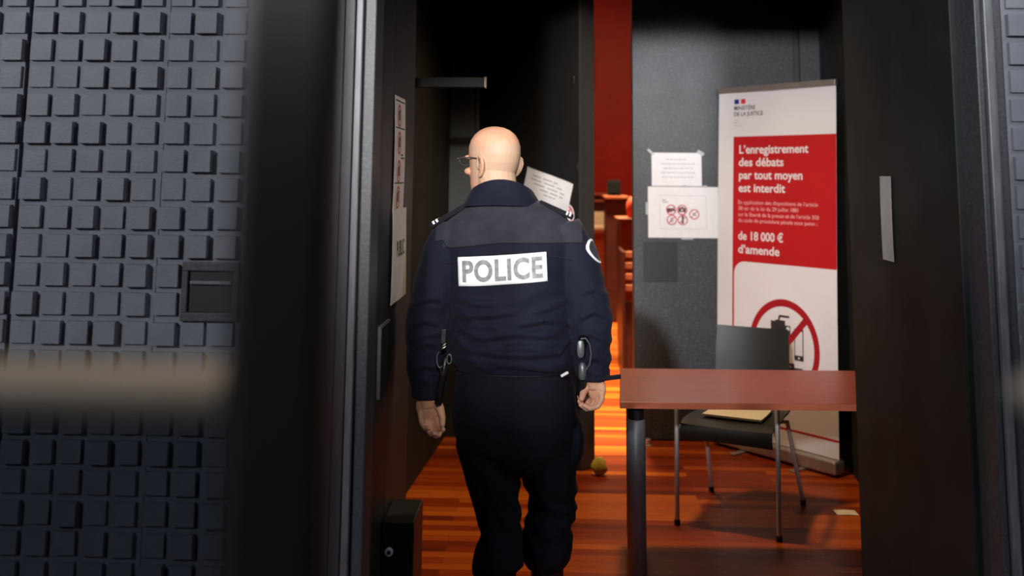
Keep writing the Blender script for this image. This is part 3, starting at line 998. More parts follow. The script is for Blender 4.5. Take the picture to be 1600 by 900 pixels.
# pad of paper left on the seat
mb = MB()
pr = []
for i, b_ in enumerate((0.13, 0.03, -0.07, -0.13)):
    z_ = (0.4530, 0.4480, 0.4470, 0.4520)[i]
    pr.append((b_, z_))
for i in range(3):
    (b0, q0), (b1, q1) = pr[i], pr[i + 1]
V = []
for (b_, z_) in pr:
    for a_ in (-0.135, 0.135):
        V += [ch(a_, b_, z_ + 0.004), ch(a_, b_, z_ + 0.013)]
Fs = []
for i in range(3):
    o_ = i * 4
    Fs += [(o_ + 1, o_ + 3, o_ + 7, o_ + 5), (o_, o_ + 4, o_ + 6, o_ + 2), (o_, o_ + 1, o_ + 5, o_ + 4), (o_ + 2, o_ + 6, o_ + 7, o_ + 3)]
Fs += [(0, 2, 3, 1), (12, 13, 15, 14)]
mb.quad_mesh(V, Fs)
o = mb.build('paper_pad', 'paper_warm')
bm_ = bmesh.new(); bm_.from_mesh(o.data); bmesh.ops.recalc_face_normals(bm_, faces=bm_.faces); bm_.to_mesh(o.data); bm_.free()
tag(place(o, ch(0, 0, 0.448)), 'cream paper pad lying on the seat of the chair behind the table', 'paper')

# ================================================================== NOTICES
def no_circle(f, ca_, cb_, r, h, deg=45, mi=2):
    f.ring(ca_, cb_, r, r * 0.80, mi, h + 0.0004, 28)
    q = math.radians(deg)
    f.bar(ca_ - r * 0.85 * math.cos(q), cb_ - r * 0.85 * math.sin(q), ca_ + r * 0.85 * math.cos(q), cb_ + r * 0.85 * math.sin(q), r * 0.16, mi, h + 0.0006)


def paper_on_leaf(name, x0, x1, z0, z1, fill, label, tapes=()):
    f = Flat((x0, 6.146, z0), (1, 0, 0), (0, 0, 1))
    f.warp = lambda a, b: 0.0012 * math.sin(a * 14 + 1) + 0.001 * math.sin(b * 20)
    t = thing(name, label, 'notice', (x0, 6.146, z0))
    f.sheet(0, x1 - x0, 0, z1 - z0, 0.0006, 0, 8, 8)
    fill(f)
    f.mb.build('sheet', ['paper', 'greyink', 'redink', 'ink', 'paleink', 'flagblue'], t)
    for (a0, b0, a1, b1, w) in tapes:
        g = Flat((x0, 6.1435, z0), (1, 0, 0), (0, 0, 1))
        g.bar(a0, b0, a1, b1, w, 0, 0.0)
        g.bar(a1, b1, a0, b0, w, 0, -0.0004)
        g.mb.build('tape', 'tape', t)
    settle(t)


def f1(f):
    for k, (a0, a1) in enumerate(((0.09, 0.215), (0.058, 0.262), (0.07, 0.25), (0.057, 0.264), (0.062, 0.258))):
        f.words(a0, a1, 0.158 - k * 0.0268, 0.0065, 4, 0.0007, k + 3)
paper_on_leaf('paper_notice', 0.626, 0.930, 1.490, 1.692, f1, 'small white landscape notice with five grey text lines, taped topmost on the right door leaf',
              ((-0.022, 0.222, 0.012, 0.190, 0.014), (0.280, 0.212, 0.318, 0.192, 0.022)))


def f2(f):
    q = lambda x, z: (x - 0.602, z - 1.180)
    for (a0, a1, b0, b1) in ((0.674, 0.954, 1.2325, 1.2345), (0.674, 0.954, 1.432, 1.434), (0.672, 0.674, 1.2325, 1.434), (0.954, 0.956, 1.2325, 1.434)):
        x0, y0 = q(a0, b0)
        x1, y1 = q(a1, b1)
        f.rect(x0, x1, y0, y1, 4, 0.0007)
    a, b = q(0.690, 1.404)
    f.rect(a, a + 0.007, b, b + 0.006, 5, 0.0007)
    f.rect(a + 0.012, a + 0.019, b, b + 0.006, 2, 0.0007)
    f.words(a, a + 0.03, b - 0.008, 0.004, 1, 0.0007, 1)
    f.words(a, a + 0.036, b - 0.015, 0.004, 1, 0.0007, 2)
    C = [q(*c_) for c_ in ((0.742, 1.347), (0.808, 1.347), (0.881, 1.321), (0.745, 1.287), (0.811, 1.287))]
    for k, (a, b) in enumerate(C):
        r = 0.031
        if k == 0:
            f.rect(a - 0.024, a + 0.006, b - 0.014, b + 0.010, 3, 0.0007)
            f.poly([(a + 0.006, b - 0.004), (a + 0.022, b - 0.012), (a + 0.022, b + 0.010), (a + 0.006, b + 0.004)], 3, 0.0007)
        elif k == 1:
            f.rect(a - 0.022, a + 0.022, b - 0.013, b + 0.012, 3, 0.0007)
            f.rect(a - 0.008, a + 0.008, b + 0.012, b + 0.018, 3, 0.0007)
            f.disc(a, b, 0.007, 0, 0.0009)
        elif k == 2:
            f.bar(a - 0.014, b + 0.014, a + 0.014, b - 0.014, 0.006, 1, 0.0007)
            f.disc(a, b, 0.008, 1, 0.0008)
        elif k == 3:
            f.rect(a - 0.010, a + 0.010, b - 0.016, b + 0.016, 4, 0.0007)
        else:
            f.disc(a, b + 0.016, 0.008, 3, 0.0008)
            f.rect(a - 0.006, a + 0.006, b - 0.022, b + 0.008, 3, 0.0007)
        no_circle(f, a, b, r, 0.0008, 45 if k != 1 else -45)
paper_on_leaf('paper_notice', 0.602, 1.027, 1.180, 1.486, f2, 'larger white notice with five red prohibition circles taped on the right door leaf',
              ((-0.014, 0.175, -0.002, 0.175, 0.075), (0.423, 0.19, 0.436, 0.19, 0.075), (0.205, 0.309, 0.235, 0.309, 0.012), (0.20, -0.004, 0.27, -0.004, 0.012), (0.33, 0.309, 0.36, 0.309, 0.012)))

# crumpled sheet on the half-open leaf
t = thing('paper_notice', 'crumpled white text notice hanging askew on the dark half-open door leaf', 'notice', tuple(Vector((HX, HY, 1.4)) + LD * 0.6))
ang = math.radians(-14.5)
uu = LD * math.cos(ang) + Vector((0, 0, 1)) * math.sin(ang)
vv = -LD * math.sin(ang) + Vector((0, 0, 1)) * math.cos(ang)
f = Flat(Vector((HX, HY, 1.438)) + LD * 0.435 + LN * 0.006, uu, vv)
f.warp = lambda a, b: max(0.0, 0.011 * math.sin(a * 15.5 + 0.6) * (0.6 + b) + 0.002 * math.sin(b * 30) + 0.006)
f.sheet(0, 0.385, 0, 0.165, 0.0006, 0, 26, 10)
for k, (a0, a1) in enumerate(((0.06, 0.26), (0.055, 0.30), (0.085, 0.33), (0.14, 0.32), (0.17, 0.26))):
    for i in range(12):
        x0 = a0 + (a1 - a0) * i / 12
        if i % 5 == 4:
            continue
        f.rect(x0, x0 + (a1 - a0) / 12 * 0.97, 0.128 - k * 0.0215, 0.134 - k * 0.0215, 1, 0.0006, 2, 1)
f.mb.build('sheet', ['paper', 'greyink'], t, smooth=False)
settle(t)
t = thing('round_sticker', 'round red-ringed prohibition sticker below the crumpled notice on the dark door leaf', 'sticker', tuple(Vector((HX, HY, 1.33)) + LD * 0.79))
f = Flat(Vector((HX, HY, 1.335)) + LD * 0.79 + LN * 0.003, LD, (0, 0, 1))
f.ring(0, 0, 0.058, 0.0, 0, 0.0, 36)
f.mb.obox(f.P(-0.02, -0.02, -0.0025), LD * 0.04, (0, 0, 0.04), LN * 0.002, 0)
no_circle(f, 0, 0, 0.052, 0.0002, 45, 1)
f.rect(-0.02, 0.02, -0.012, 0.012, 2, 0.0004)
f.mb.build('disc', ['paper', 'redink', 'greyink'], t)
settle(t)

# notices on the left reveal (face +x): u runs away from the doorway's depth towards the camera
def reveal_notice(y0, y1, z0, z1, x, label, fill, warp, mats):
    t = thing('paper_notice', label, 'notice', (x, y0, z0))
    f = Flat((x, y0, z0), (0, 1, 0), (0, 0, 1))     # normal = +x
    f.warp = warp
    f.sheet(0, y1 - y0, 0, z1 - z0, 0.0006, 0, 8, 10)
    fill(f)
    f.mb.build('sheet', mats, t)
    settle(t)


def f3(f):
    for k, z in enumerate((0.30, 0.215, 0.125, 0.045)):
        no_circle(f, 0.085, z, 0.036, 0.001, 45, 2)
        f.rect(0.070, 0.100, z - 0.014, z + 0.014, 1, 0.001)
        f.rect(0.084, 0.096, z + 0.014, z + 0.020, 1, 0.001)
    for z in (0.345, 0.260, 0.088):
        f.rect(0.008, 0.20, z, z + 0.003, 1, 0.001)
    f.words(0.12, 0.19, 0.165, 0.005, 1, 0.001, 4)
    f.words(0.12, 0.17, 0.175, 0.005, 1, 0.001, 6)
reveal_notice(3.045, 3.262, 1.432, 1.792, XL + 0.004, 'tall narrow notice strip with four pictogram circles on the left doorway wall', f3,
              lambda a, b: 0.003 * math.sin(b * 9), ['paper_dim', 'ink', 'redink'])


def f4(f):
    f.text('PUBLIC', 0.085, 0.135, 0.165, 1, 0.001, cap=0.048, bold=0.012)
reveal_notice(3.030, 3.332, 1.158, 1.440, XL + 0.0075, 'white one-word notice with black capitals below the pictogram strip on the left doorway wall', f4,
              lambda a, b: 0.002 * math.sin(b * 11 + a * 5), ['paper_dim', 'ink'])
# dark recessed pull in the left reveal, grey sheet on the right reveal
t = thing('flush_door_pull', 'black recessed pull plate low on the left doorway wall below the notices', 'door pull', (XL, 2.86, 0.94))
MB().box(XL + 0.0005, XL + 0.006, 2.865, 3.010, 0.925, 1.115).build('plate', 'black', t)
mb = MB().box(XL + 0.0005, XL + 0.010, 2.857, 3.018, 1.1152, 1.122).box(XL + 0.0005, XL + 0.010, 2.857, 2.8648, 0.925, 1.1151)
mb.build('rim', 'frame_light', t)
settle(t)
t = thing('paper_notice', 'grey upright sheet seen edge-on on the dark right doorway wall', 'notice', (XR, 3.2, 1.29))
f = Flat((XR - 0.004, 3.335, 1.288), (0, -1, 0), (0, 0, 1))
f.warp = lambda a, b: 0.0015 * math.sin(b * 12)
f.sheet(0, 0.105, 0, 0.268, 0.0006, 0, 6, 8)
f.mb.build('sheet', ['paper_grey'], t)
settle(t)

# black bar of the door holder on the left wall
t = thing('door_holder_bar', 'black steel bar sticking out of the left vestibule wall above the officer', 'door holder', (-0.70, 4.72, 1.98))
MB().box(-0.655, -0.318, 4.79, 4.82, 1.968, 2.016).build('bar', 'door_edge', t, bevel=0.003)
MB().box(-0.3175, -0.308, 4.785, 4.825, 1.966, 2.020).build('end_plate', 'alu', t, bevel=0.002)
MB().prism([(-0.705, 4.76), (-0.655, 4.76), (-0.655, 4.85), (-0.698, 4.85)], 1.925, 2.06).build('bracket', 'black', t, bevel=0.002)
for z_ in (1.94, 2.045):
    MB().lathe((-0.668, 4.757, z_), [(0.0, -0.004), (0.006, -0.003), (0.007, 0.002)], 12, axis='y').build('screw', 'silver', t)
settle(t)

# lock box at the foot of the left reveal
t = thing('lock_box', 'low black steel box with a key lock at the foot of the left doorway wall', 'lock box', (-0.43, 3.1, 0))
MB().box(XL + 0.001, -0.385, 3.0, 3.21, 0.0, 0.555).build('housing', 'blackgloss', t, bevel=0.004)
mb = MB().lathe((-0.455, 2.9995, 0.475), [(0.0085, -0.007), (0.0115, -0.006), (0.0125, 0.0)], 20, axis='y')
lk = mb.build('lock', 'tube', t, smooth=False)
MB().lathe((-0.455, 2.9925, 0.475), [(0.0, -0.0012), (0.0055, -0.001), (0.0055, 0.0005)], 16, axis='y').build('keyhole', 'black', lk)
settle(t)

# small things on the floor
mb = MB()
rr = []
for k in range(9):
    q = k / 8
    rad = 0.040 * math.sin(PI * (0.12 + 0.80 * q)) ** 0.7
    rr.append([(0.268 + rad * math.cos(a) * (1 + 0.18 * math.sin(3 * a + k)), 5.440 + 0.8 * rad * math.sin(a), 0.002 + 0.088 * q) for a in [2 * PI * j / 18 for j in range(18)]])
mb.rings(rr)
o = mb.build('door_wedge', 'yellow', smooth=True)
tag(place(o, (0.268, 5.44, 0.002)), 'yellow lump of a door wedge on the floor at the dark leaf’s edge', 'door wedge')
mb = MB().lathe((0.578, 6.035, 0), [(0.026, 0), (0.026, 0.006), (0.017, 0.010), (0.017, 0.035), (0.014, 0.04)], 18)
o = mb.build('door_stop', 'alu')
tag(place(o, (0.578, 6.035, 0)), 'small pale door stop on the floor in front of the right door leaf', 'door stop')
f = Flat((1.34, 4.90, 0.0016), (1, 0, 0), (0, 1, 0))
f.warp = lambda a, b: 0.002 * math.sin(a * 30) ** 2
f.sheet(0, 0.10, 0, 0.07, 0.0006, 0, 6, 3)
o = f.mb.build('paper_scrap', 'paper_warm')
tag(place(o, (1.34, 4.90, 0.0016)), 'beige scrap on the floor by the right doorway edge', 'paper scrap')

# ================================================================== POLICE OFFICER
PY = 3.25
NR = 32


def ering(cx, cy, z, a, bf, bb, pw=2.3, tilt=0.0, roll=0.0):
    """horizontal ring: half width a, depth bb towards the camera, bf away from it"""
    out = []
    for j in range(NR):
        t_ = 2 * PI * j / NR
        c_, s_ = math.cos(t_), math.sin(t_)
        x = a * math.copysign(abs(c_) ** (2 / pw), c_)
        y = math.copysign(abs(s_) ** (2 / pw), s_) * (bf if s_ > 0 else bb)
        out.append((cx + x, cy + y, z - tilt * y + roll * x))
    return out


TORSO = [(0.952, -0.105, 0.186, 0.15, 0.135), (0.962, -0.106, 0.190, 0.155, 0.140), (0.99, -0.113, 0.197, 0.165, 0.150), (1.05, -0.121, 0.199, 0.168, 0.152),
         (1.12, -0.126, 0.197, 0.165, 0.152), (1.20, -0.128, 0.196, 0.158, 0.150), (1.28, -0.130, 0.202, 0.148, 0.145), (1.335, -0.133, 0.214, 0.132, 0.134),
         (1.375, -0.133, 0.210, 0.115, 0.118), (1.405, -0.132, 0.195, 0.100, 0.104), (1.43, -0.126, 0.170, 0.088, 0.092), (1.452, -0.135, 0.135, 0.078, 0.086), (1.468, -0.145, 0.112, 0.070, 0.080)]
ARML = [(-0.300, 3.245, 1.372, 0.062), (-0.325, 3.24, 1.325, 0.068), (-0.348, 3.235, 1.25, 0.071), (-0.372, 3.23, 1.13, 0.070), (-0.382, 3.235, 1.03, 0.067), (-0.383, 3.225, 0.94, 0.057), (-0.379, 3.218, 0.868, 0.046)]
ARMR = [(0.040, 3.245, 1.385, 0.062), (0.064, 3.24, 1.335, 0.068), (0.087, 3.235, 1.275, 0.072), (0.108, 3.225, 1.19, 0.072), (0.125, 3.21, 1.10, 0.070), (0.134, 3.19, 1.02, 0.058), (0.139, 3.175, 0.938, 0.046)]
HIPS = [(1.0, -0.112, 0.165, 0.13, 0.12), (0.94, -0.108, 0.180, 0.14, 0.132), (0.88, -0.107, 0.192, 0.145, 0.150), (0.80, -0.105, 0.198, 0.14, 0.152), (0.75, -0.103, 0.194, 0.128, 0.136), (0.70, -0.10, 0.175, 0.11, 0.112), (0.66, -0.095, 0.14, 0.085, 0.085), (0.63, -0.09, 0.09, 0.06, 0.06)]
LEGL = [(-0.193, 3.26, 0.79, 0.100), (-0.190, 3.255, 0.70, 0.098), (-0.172, 3.25, 0.62, 0.083), (-0.157, 3.235, 0.54, 0.071), (-0.143, 3.21, 0.46, 0.060), (-0.152, 3.19, 0.395, 0.078), (-0.152, 3.185, 0.366, 0.076), (-0.146, 3.18, 0.345, 0.054)]
LEGR = [(-0.010, 3.26, 0.79, 0.100), (-0.003, 3.265, 0.70, 0.096), (0.004, 3.27, 0.62, 0.084), (0.017, 3.28, 0.54, 0.072), (0.002, 3.275, 0.46, 0.073), (-0.003, 3.27, 0.395, 0.073), (-0.004, 3.27, 0.368, 0.070), (-0.002, 3.27, 0.345, 0.054)]


def dense(pts, n=3):
    """Catmull-Rom through joints, radii included"""
    P_ = [Vector(p) for p in pts]
    out = []
    for i in range(len(P_) - 1):
        p0, p1, p2, p3 = P_[max(0, i - 1)], P_[i], P_[i + 1], P_[min(len(P_) - 1, i + 2)]
        for k in range(n):
            t_ = k / n
            out.append(0.5 * ((2 * p1) + (p2 - p0) * t_ + (2 * p0 - 5 * p1 + 4 * p2 - p3) * t_ * t_ + (3 * p1 - p0 - 3 * p2 + p3) * t_ ** 3))
    out.append(P_[-1])
    return out


def limb(mb, pts, dr=0.0, n=3, flat=None, rnd=False):
    P4 = dense([Vector(p) for p in pts], n)
    mb.tube([p.to_3d() for p in P4], [p.w + dr for p in P4], 20, round_ends=rnd, flat=flat)


def V4(pts):
    return [Vector((a, b, c, d)) for a, b, c, d in pts]


officer = thing('person', 'bald person in navy police uniform and glasses walking away through the doorway', 'person', (-0.08, PY, 0))

# ---- body: one continuous skin surface, head turned to the left
HC = Vector((-0.183, 3.280, 0))
HT = math.radians(44)
hf = Vector((-math.sin(HT), math.cos(HT), 0))        # where the face looks
hs = Vector((math.cos(HT), math.sin(HT), 0))         # the head's right


def hp(f_, s_, z_):
    return HC + hf * f_ + hs * s_ + Vector((0, 0, z_))


HEAD = [(1.468, 0.018, 0.060, -0.040, 0.074), (1.476, 0.030, 0.078, -0.010, 0.086), (1.492, 0.047, 0.090, 0.030, 0.094), (1.515, 0.058, 0.092, 0.055, 0.098), (1.54, 0.066, 0.090, 0.072, 0.095),
        (1.565, 0.072, 0.088, 0.085, 0.090), (1.59, 0.0765, 0.089, 0.095, 0.088), (1.615, 0.0785, 0.093, 0.100, 0.085), (1.64, 0.0775, 0.090, 0.099, 0.080), (1.662, 0.072, 0.082, 0.092, 0.075),
        (1.680, 0.062, 0.068, 0.079, 0.07), (1.694, 0.047, 0.050, 0.060, 0.05), (1.703, 0.028, 0.030, 0.038, 0.03), (1.707, 0.008, 0.010, 0.012, 0.01)]
bodym = MB()
rr = []
for z_, a_, fr_, bk_, _ in HEAD:
    ring = []
    mid = (fr_ - bk_) / 2
    hl = (fr_ + bk_) / 2
    for j in range(NR):
        t_ = 2 * PI * j / NR
        ring.append(hp(mid + hl * math.cos(t_), a_ * math.sin(t_) * (1.0 - 0.10 * max(0, math.cos(t_)) ** 2 * (1 if z_ < 1.62 else 0)), z_))
    rr.append(ring)
bodym.rings([r_[::-1] for r_ in rr])
# nose, brow, lips, chin
bodym.rings([[hp(0.080 + q * math.cos(t_) * 0.9, w * math.sin(t_), z_) for t_ in [2 * PI * j / 14 for j in range(14)]][::-1] for z_, q, w in
             ((1.535, 0.012, 0.008), (1.541, 0.026, 0.016), (1.549, 0.031, 0.016), (1.560, 0.027, 0.011), (1.575, 0.022, 0.008), (1.592, 0.014, 0.008), (1.603, 0.008, 0.006))])
for s_ in (-1, 1):
    bodym.ellipsoid(hp(0.080, s_ * 0.030, 1.607), (0.026, 0.014, 0.008), rot=Matrix.Rotation(HT, 3, 'Z'))
    bodym.ellipsoid(hp(0.062, s_ * 0.045, 1.560), (0.022, 0.022, 0.014))
bodym.ellipsoid(hp(0.088, 0, 1.519), (0.024, 0.009, 0.006), rot=Matrix.Rotation(HT, 3, 'Z'))
bodym.ellipsoid(hp(0.086, 0, 1.508), (0.021, 0.009, 0.006), rot=Matrix.Rotation(HT, 3, 'Z'))
bodym.ellipsoid(hp(0.078, 0, 1.484), (0.022, 0.018, 0.014), rot=Matrix.Rotation(HT, 3, 'Z'))
# ears: rim, bowl and lobe on each side
for s_ in (-1, 1):
    def ep(f_, z_, out_):
        return hp(-0.024 + f_, s_ * (0.072 + out_ * 0.75), z_)
    rim = [ep(0.014, 1.574, 0.004), ep(0.012, 1.590, 0.008), ep(0.004, 1.604, 0.013), ep(-0.008, 1.608, 0.017), ep(-0.019, 1.600, 0.019), ep(-0.022, 1.584, 0.018), ep(-0.017, 1.566, 0.013), ep(-0.008, 1.553, 0.008), ep(0.001, 1.546, 0.006), ep(0.007, 1.553, 0.003)]
    bodym.tube(rim, [0.0052, 0.0052, 0.0055, 0.0058, 0.0060, 0.0058, 0.0055, 0.0062, 0.0066, 0.005], 10, round_ends=True)
    bodym.ellipsoid(ep(-0.006, 1.577, 0.006), (0.009, 0.018, 0.026), rot=Matrix.Rotation(HT, 3, 'Z') @ Matrix.Rotation(s_ * 0.45, 3, 'Z'))
    bodym.ellipsoid(ep(0.009, 1.572, 0.004), (0.006, 0.006, 0.008))
# neck, torso, arms, legs (mostly under the clothes)
limb(bodym, V4([(-0.158, 3.24, 1.40, 0.075), (-0.160, 3.243, 1.46, 0.064), (-0.166, 3.252, 1.51, 0.062), (-0.176, 3.268, 1.56, 0.064)]))
bodym.rings([ering(cx, PY, z_, a_ - 0.03, bf - 0.03, bb - 0.03) for z_, cx, a_, bf, bb in TORSO[:-1]])
bodym.rings([ering(cx, PY, z_, a_ - 0.025, bf - 0.025, bb - 0.025) for z_, cx, a_, bf, bb in HIPS])
limb(bodym, V4(ARML[:-1] + [(-0.379, 3.220, 0.885, 0.048)]), -0.019)
limb(bodym, V4(ARMR[:-1] + [(0.139, 3.177, 0.955, 0.048)]), -0.019)
limb(bodym, V4(LEGL), -0.02)
limb(bodym, V4(LEGR), -0.02)
# shins and feet inside the boots
limb(bodym, V4([(-0.146, 3.18, 0.36, 0.036), (-0.146, 3.150, 0.17, 0.032), (-0.146, 3.150, 0.11, 0.030)]))
limb(bodym, V4([(-0.146, 3.150, 0.11, 0.030), (-0.146, 3.22, 0.065, 0.028), (-0.148, 3.30, 0.042, 0.022)]))
limb(bodym, V4([(-0.002, 3.27, 0.36, 0.036), (0.0, 3.275, 0.14, 0.032), (0.0, 3.275, 0.075, 0.030)]))
limb(bodym, V4([(0.0, 3.265, 0.06, 0.030), (0.006, 3.36, 0.05, 0.028), (0.010, 3.45, 0.04, 0.022)]))


def hand(wr, palm_c, palm_axes, palm_r, fingers, thumb):
    limb(bodym, V4([(*wr[0], 0.029), (*wr[1], 0.028), (*palm_c, 0.028)]), flat=None)
    bodym.ellipsoid(palm_c, palm_r, rot=palm_axes)
    for fg, r0 in fingers:
        bodym.tube(fg, [r0 * 1.08, r0 * 1.03, r0 * 0.95, r0 * 0.82], 12, round_ends=True)
    bodym.tube(thumb, [0.017, 0.0125, 0.0105, 0.009], 12, round_ends=True)


HL = [([(-0.392, 3.218, 0.838), (-0.400, 3.212, 0.808), (-0.392, 3.197, 0.783), (-0.379, 3.180, 0.772), (-0.367, 3.168, 0.776)], 0.0085),
      ([(-0.380, 3.222, 0.832), (-0.383, 3.221, 0.797), (-0.377, 3.205, 0.767), (-0.362, 3.186, 0.754), (-0.350, 3.171, 0.760)], 0.0092),
      ([(-0.366, 3.222, 0.830), (-0.364, 3.224, 0.792), (-0.360, 3.209, 0.759), (-0.346, 3.190, 0.747), (-0.335, 3.175, 0.755)], 0.0094),
      ([(-0.352, 3.220, 0.832), (-0.347, 3.222, 0.796), (-0.342, 3.209, 0.768), (-0.331, 3.190, 0.760), (-0.323, 3.177, 0.770)], 0.0090)]
HR = [([(0.160, 3.165, 0.905), (0.164, 3.149, 0.877), (0.151, 3.136, 0.856), (0.127, 3.132, 0.850), (0.109, 3.141, 0.857)], 0.0083),
      ([(0.152, 3.175, 0.905), (0.158, 3.166, 0.873), (0.143, 3.155, 0.849), (0.117, 3.150, 0.845), (0.099, 3.158, 0.855)], 0.0090),
      ([(0.144, 3.183, 0.905), (0.150, 3.183, 0.871), (0.135, 3.174, 0.848), (0.110, 3.169, 0.846), (0.096, 3.173, 0.862)], 0.0092),
      ([(0.136, 3.190, 0.905), (0.139, 3.199, 0.875), (0.125, 3.192, 0.855), (0.105, 3.186, 0.857), (0.095, 3.184, 0.874)], 0.0088)]


def hand2(wr0, wr1, pc, rot, pr, fingers, thumb):
    limb(bodym, V4([(*wr0, 0.030), (*wr1, 0.028), (*pc, 0.024)]))
    bodym.ellipsoid(pc, pr, rot=rot)
    for fg, r0 in fingers:
        bodym.tube(fg, [r0 * 1.2, r0 * 1.12, r0 * 1.04, r0 * 0.95, r0 * 0.82], 12, round_ends=True)
    bodym.tube(thumb, [0.017, 0.0135, 0.0105, 0.009], 12, round_ends=True)


hand2((-0.380, 3.220, 0.90), (-0.378, 3.218, 0.865), (-0.375, 3.219, 0.828), Matrix.Rotation(-0.15, 3, 'Y'), (0.041, 0.017, 0.046), HL,
      [(-0.352, 3.210, 0.850), (-0.335, 3.197, 0.826), (-0.327, 3.186, 0.803), (-0.326, 3.178, 0.785)])
hand2((0.139, 3.178, 0.97), (0.141, 3.176, 0.935), (0.147, 3.176, 0.902), Matrix.Rotation(-0.75, 3, 'Z'), (0.038, 0.017, 0.042), HR,
      [(0.132, 3.190, 0.925), (0.114, 3.182, 0.902), (0.106, 3.168, 0.885), (0.102, 3.155, 0.874)])
me = remeshed(bodym, 0.0025, 3, 0.5)
st_attr = me.attributes.new('stubble', 'FLOAT', 'POINT')
n_v = len(me.vertices)
co = np.empty(n_v * 3)
me.vertices.foreach_get('co', co)
co = co.reshape(-1, 3)
rel = co - np.array(HC)
ff = rel @ np.array(hf)
zz = co[:, 2]
stub = np.clip((1.648 + 0.012 * np.sin(ff * 60) - zz) / 0.010, 0, 1) * np.clip((0.045 - ff) / 0.03, 0, 1) * np.clip((zz - 1.515) / 0.02, 0, 1)
side = np.abs(rel @ np.array(hs))
stub *= np.where((side > 0.083), 0.0, 1.0)
st_attr.data.foreach_set('value', stub * 0.8)
body = link('body', me, 'skin', officer)


# ---- clothes: displaced union of torso and sleeves
def fold(me, amp_fn, freq=(9, 9, 26), seed=0.0):
    n_ = len(me.vertices)
    C0 = [v.co.copy() for v in me.vertices]
    N0 = [v.normal.copy() for v in me.vertices]
    for i in range(n_):
        p = C0[i]
        a_ = amp_fn(p)
        w = noise.noise(Vector((p.x * 3 + seed, p.y * 3, p.z * 4)))
        q = noise.noise(Vector((p.x * freq[0] + w * 1.4, p.y * freq[1] + seed, p.z * freq[2] + p.x * 7 * math.sin(seed) + w * 2.2)))
        d = (1 - abs(q) * 2.4) * 0.8
        C0[i] = p + N0[i] * (a_ * d)
    me.vertices.foreach_set('co', [c for p in C0 for c in p])
    me.update()


jm = MB()
rr = [ering(cx, PY + (0.0 if z_ < 1.35 else 0.004), z_, a_, bf, bb, 2.25) for z_, cx, a_, bf, bb in TORSO]
jm.rings(rr)
limb(jm, V4(ARML), 0.0, 4)
limb(jm, V4(ARMR), 0.0, 4)
# blouson roll over the waistband
jm.rings([ering(-0.112, PY, z_, 0.192 + k, 0.158 + k, 0.146 + k, 2.25) for z_, k in ((0.963, 0.0), (0.972, 0.009), (0.990, 0.014), (1.010, 0.010), (1.03, 0.002))])
jme = remeshed(jm, 0.006, 5, 0.5)


def amp(p):
    low = max(0.0, min(1.0, (1.26 - p.z) / 0.18))
    arm = p.x < -0.335 or p.x > 0.085
    base = 0.0014 + (0.0060 if arm else 0.0095) * low
    if arm and p.z < 0.90:
        base *= 0.6
    return base
fold(jme, amp, (7, 7, 17), 3.3)
fold(jme, lambda p: 0.6 * amp(p), (3.2, 3.2, 9), 11.7)
CREASES = [[(-0.305, 1.106), (-0.173, 1.114), (-0.09, 1.126)], [(-0.06, 1.120), (0.0, 1.135), (0.075, 1.165)], [(-0.29, 1.012), (-0.114, 0.999), (0.035, 1.002), (0.085, 1.058)],
           [(-0.25, 1.043), (-0.09, 1.061), (0.04, 1.052)], [(-0.10, 1.085), (-0.02, 1.10), (0.06, 1.09), (0.08, 1.06)], [(-0.30, 1.165), (-0.22, 1.145), (-0.15, 1.15)],
           [(-0.43, 1.13), (-0.37, 1.155), (-0.33, 1.15)], [(-0.44, 1.06), (-0.39, 1.09), (-0.34, 1.075)], [(-0.44, 0.985), (-0.38, 1.02), (-0.34, 1.01)], [(-0.43, 0.93), (-0.38, 0.95), (-0.34, 0.94)],
           [(0.19, 1.10), (0.14, 1.125), (0.09, 1.10)], [(0.19, 1.03), (0.13, 1.06), (0.09, 1.05)], [(0.19, 1.16), (0.14, 1.19), (0.09, 1.18)], [(0.18, 0.98), (0.14, 0.99), (0.10, 0.975)]]
C0 = [v.co.copy() for v in jme.vertices]
N0 = [v.normal.copy() for v in jme.vertices]
for i, p in enumerate(C0):
    if N0[i].y > 0.2 or p.z > 1.25:
        continue
    for cr_ in CREASES:
        for k in range(len(cr_) - 1):
            (x0, z0_), (x1, z1_) = cr_[k], cr_[k + 1]
            if not (min(x0, x1) - 1e-6 <= p.x <= max(x0, x1)):
                continue
            q = (p.x - x0) / (x1 - x0)
            e_ = p.z - (z0_ + (z1_ - z0_) * q)
            if abs(e_) > 0.05:
                continue
            w = (k + q) / (len(cr_) - 1)
            a_ = 0.0085 * math.sin(PI * min(1, max(0, w))) ** 0.6
            p = p + N0[i] * a_ * (math.exp(-((e_ - 0.012) / 0.011) ** 2) - 0.9 * math.exp(-((e_ + 0.004) / 0.008) ** 2))
    C0[i] = p
jme.vertices.foreach_set('co', [c for p in C0 for c in p])
jme.update()
jbv = BVHTree.FromPolygons([v.co for v in jme.vertices], [p.vertices for p in jme.polygons])
jacket = link('jacket', jme, ['navy', 'yoke'], officer)


def yoke_z(x):
    return 1.322 + 0.018 * max(0.0, min(1.0, (x + 0.30) / 0.15)) + (0.02 if x < -0.33 else 0.0)
for p in jme.polygons:
    c = p.center
    if c.z > yoke_z(c.x) and -0.36 < c.x < 0.105:
        p.material_index = 1


def on_back(x, z, off=0.002):
    hit = jbv.ray_cast(Vector((x, 2.2, z)), Vector((0, 1, 0)))
    if hit[0] is None:
        return Vector((x, PY - 0.1, z))
    return hit[0] + Vector((0, -1, 0)) * off


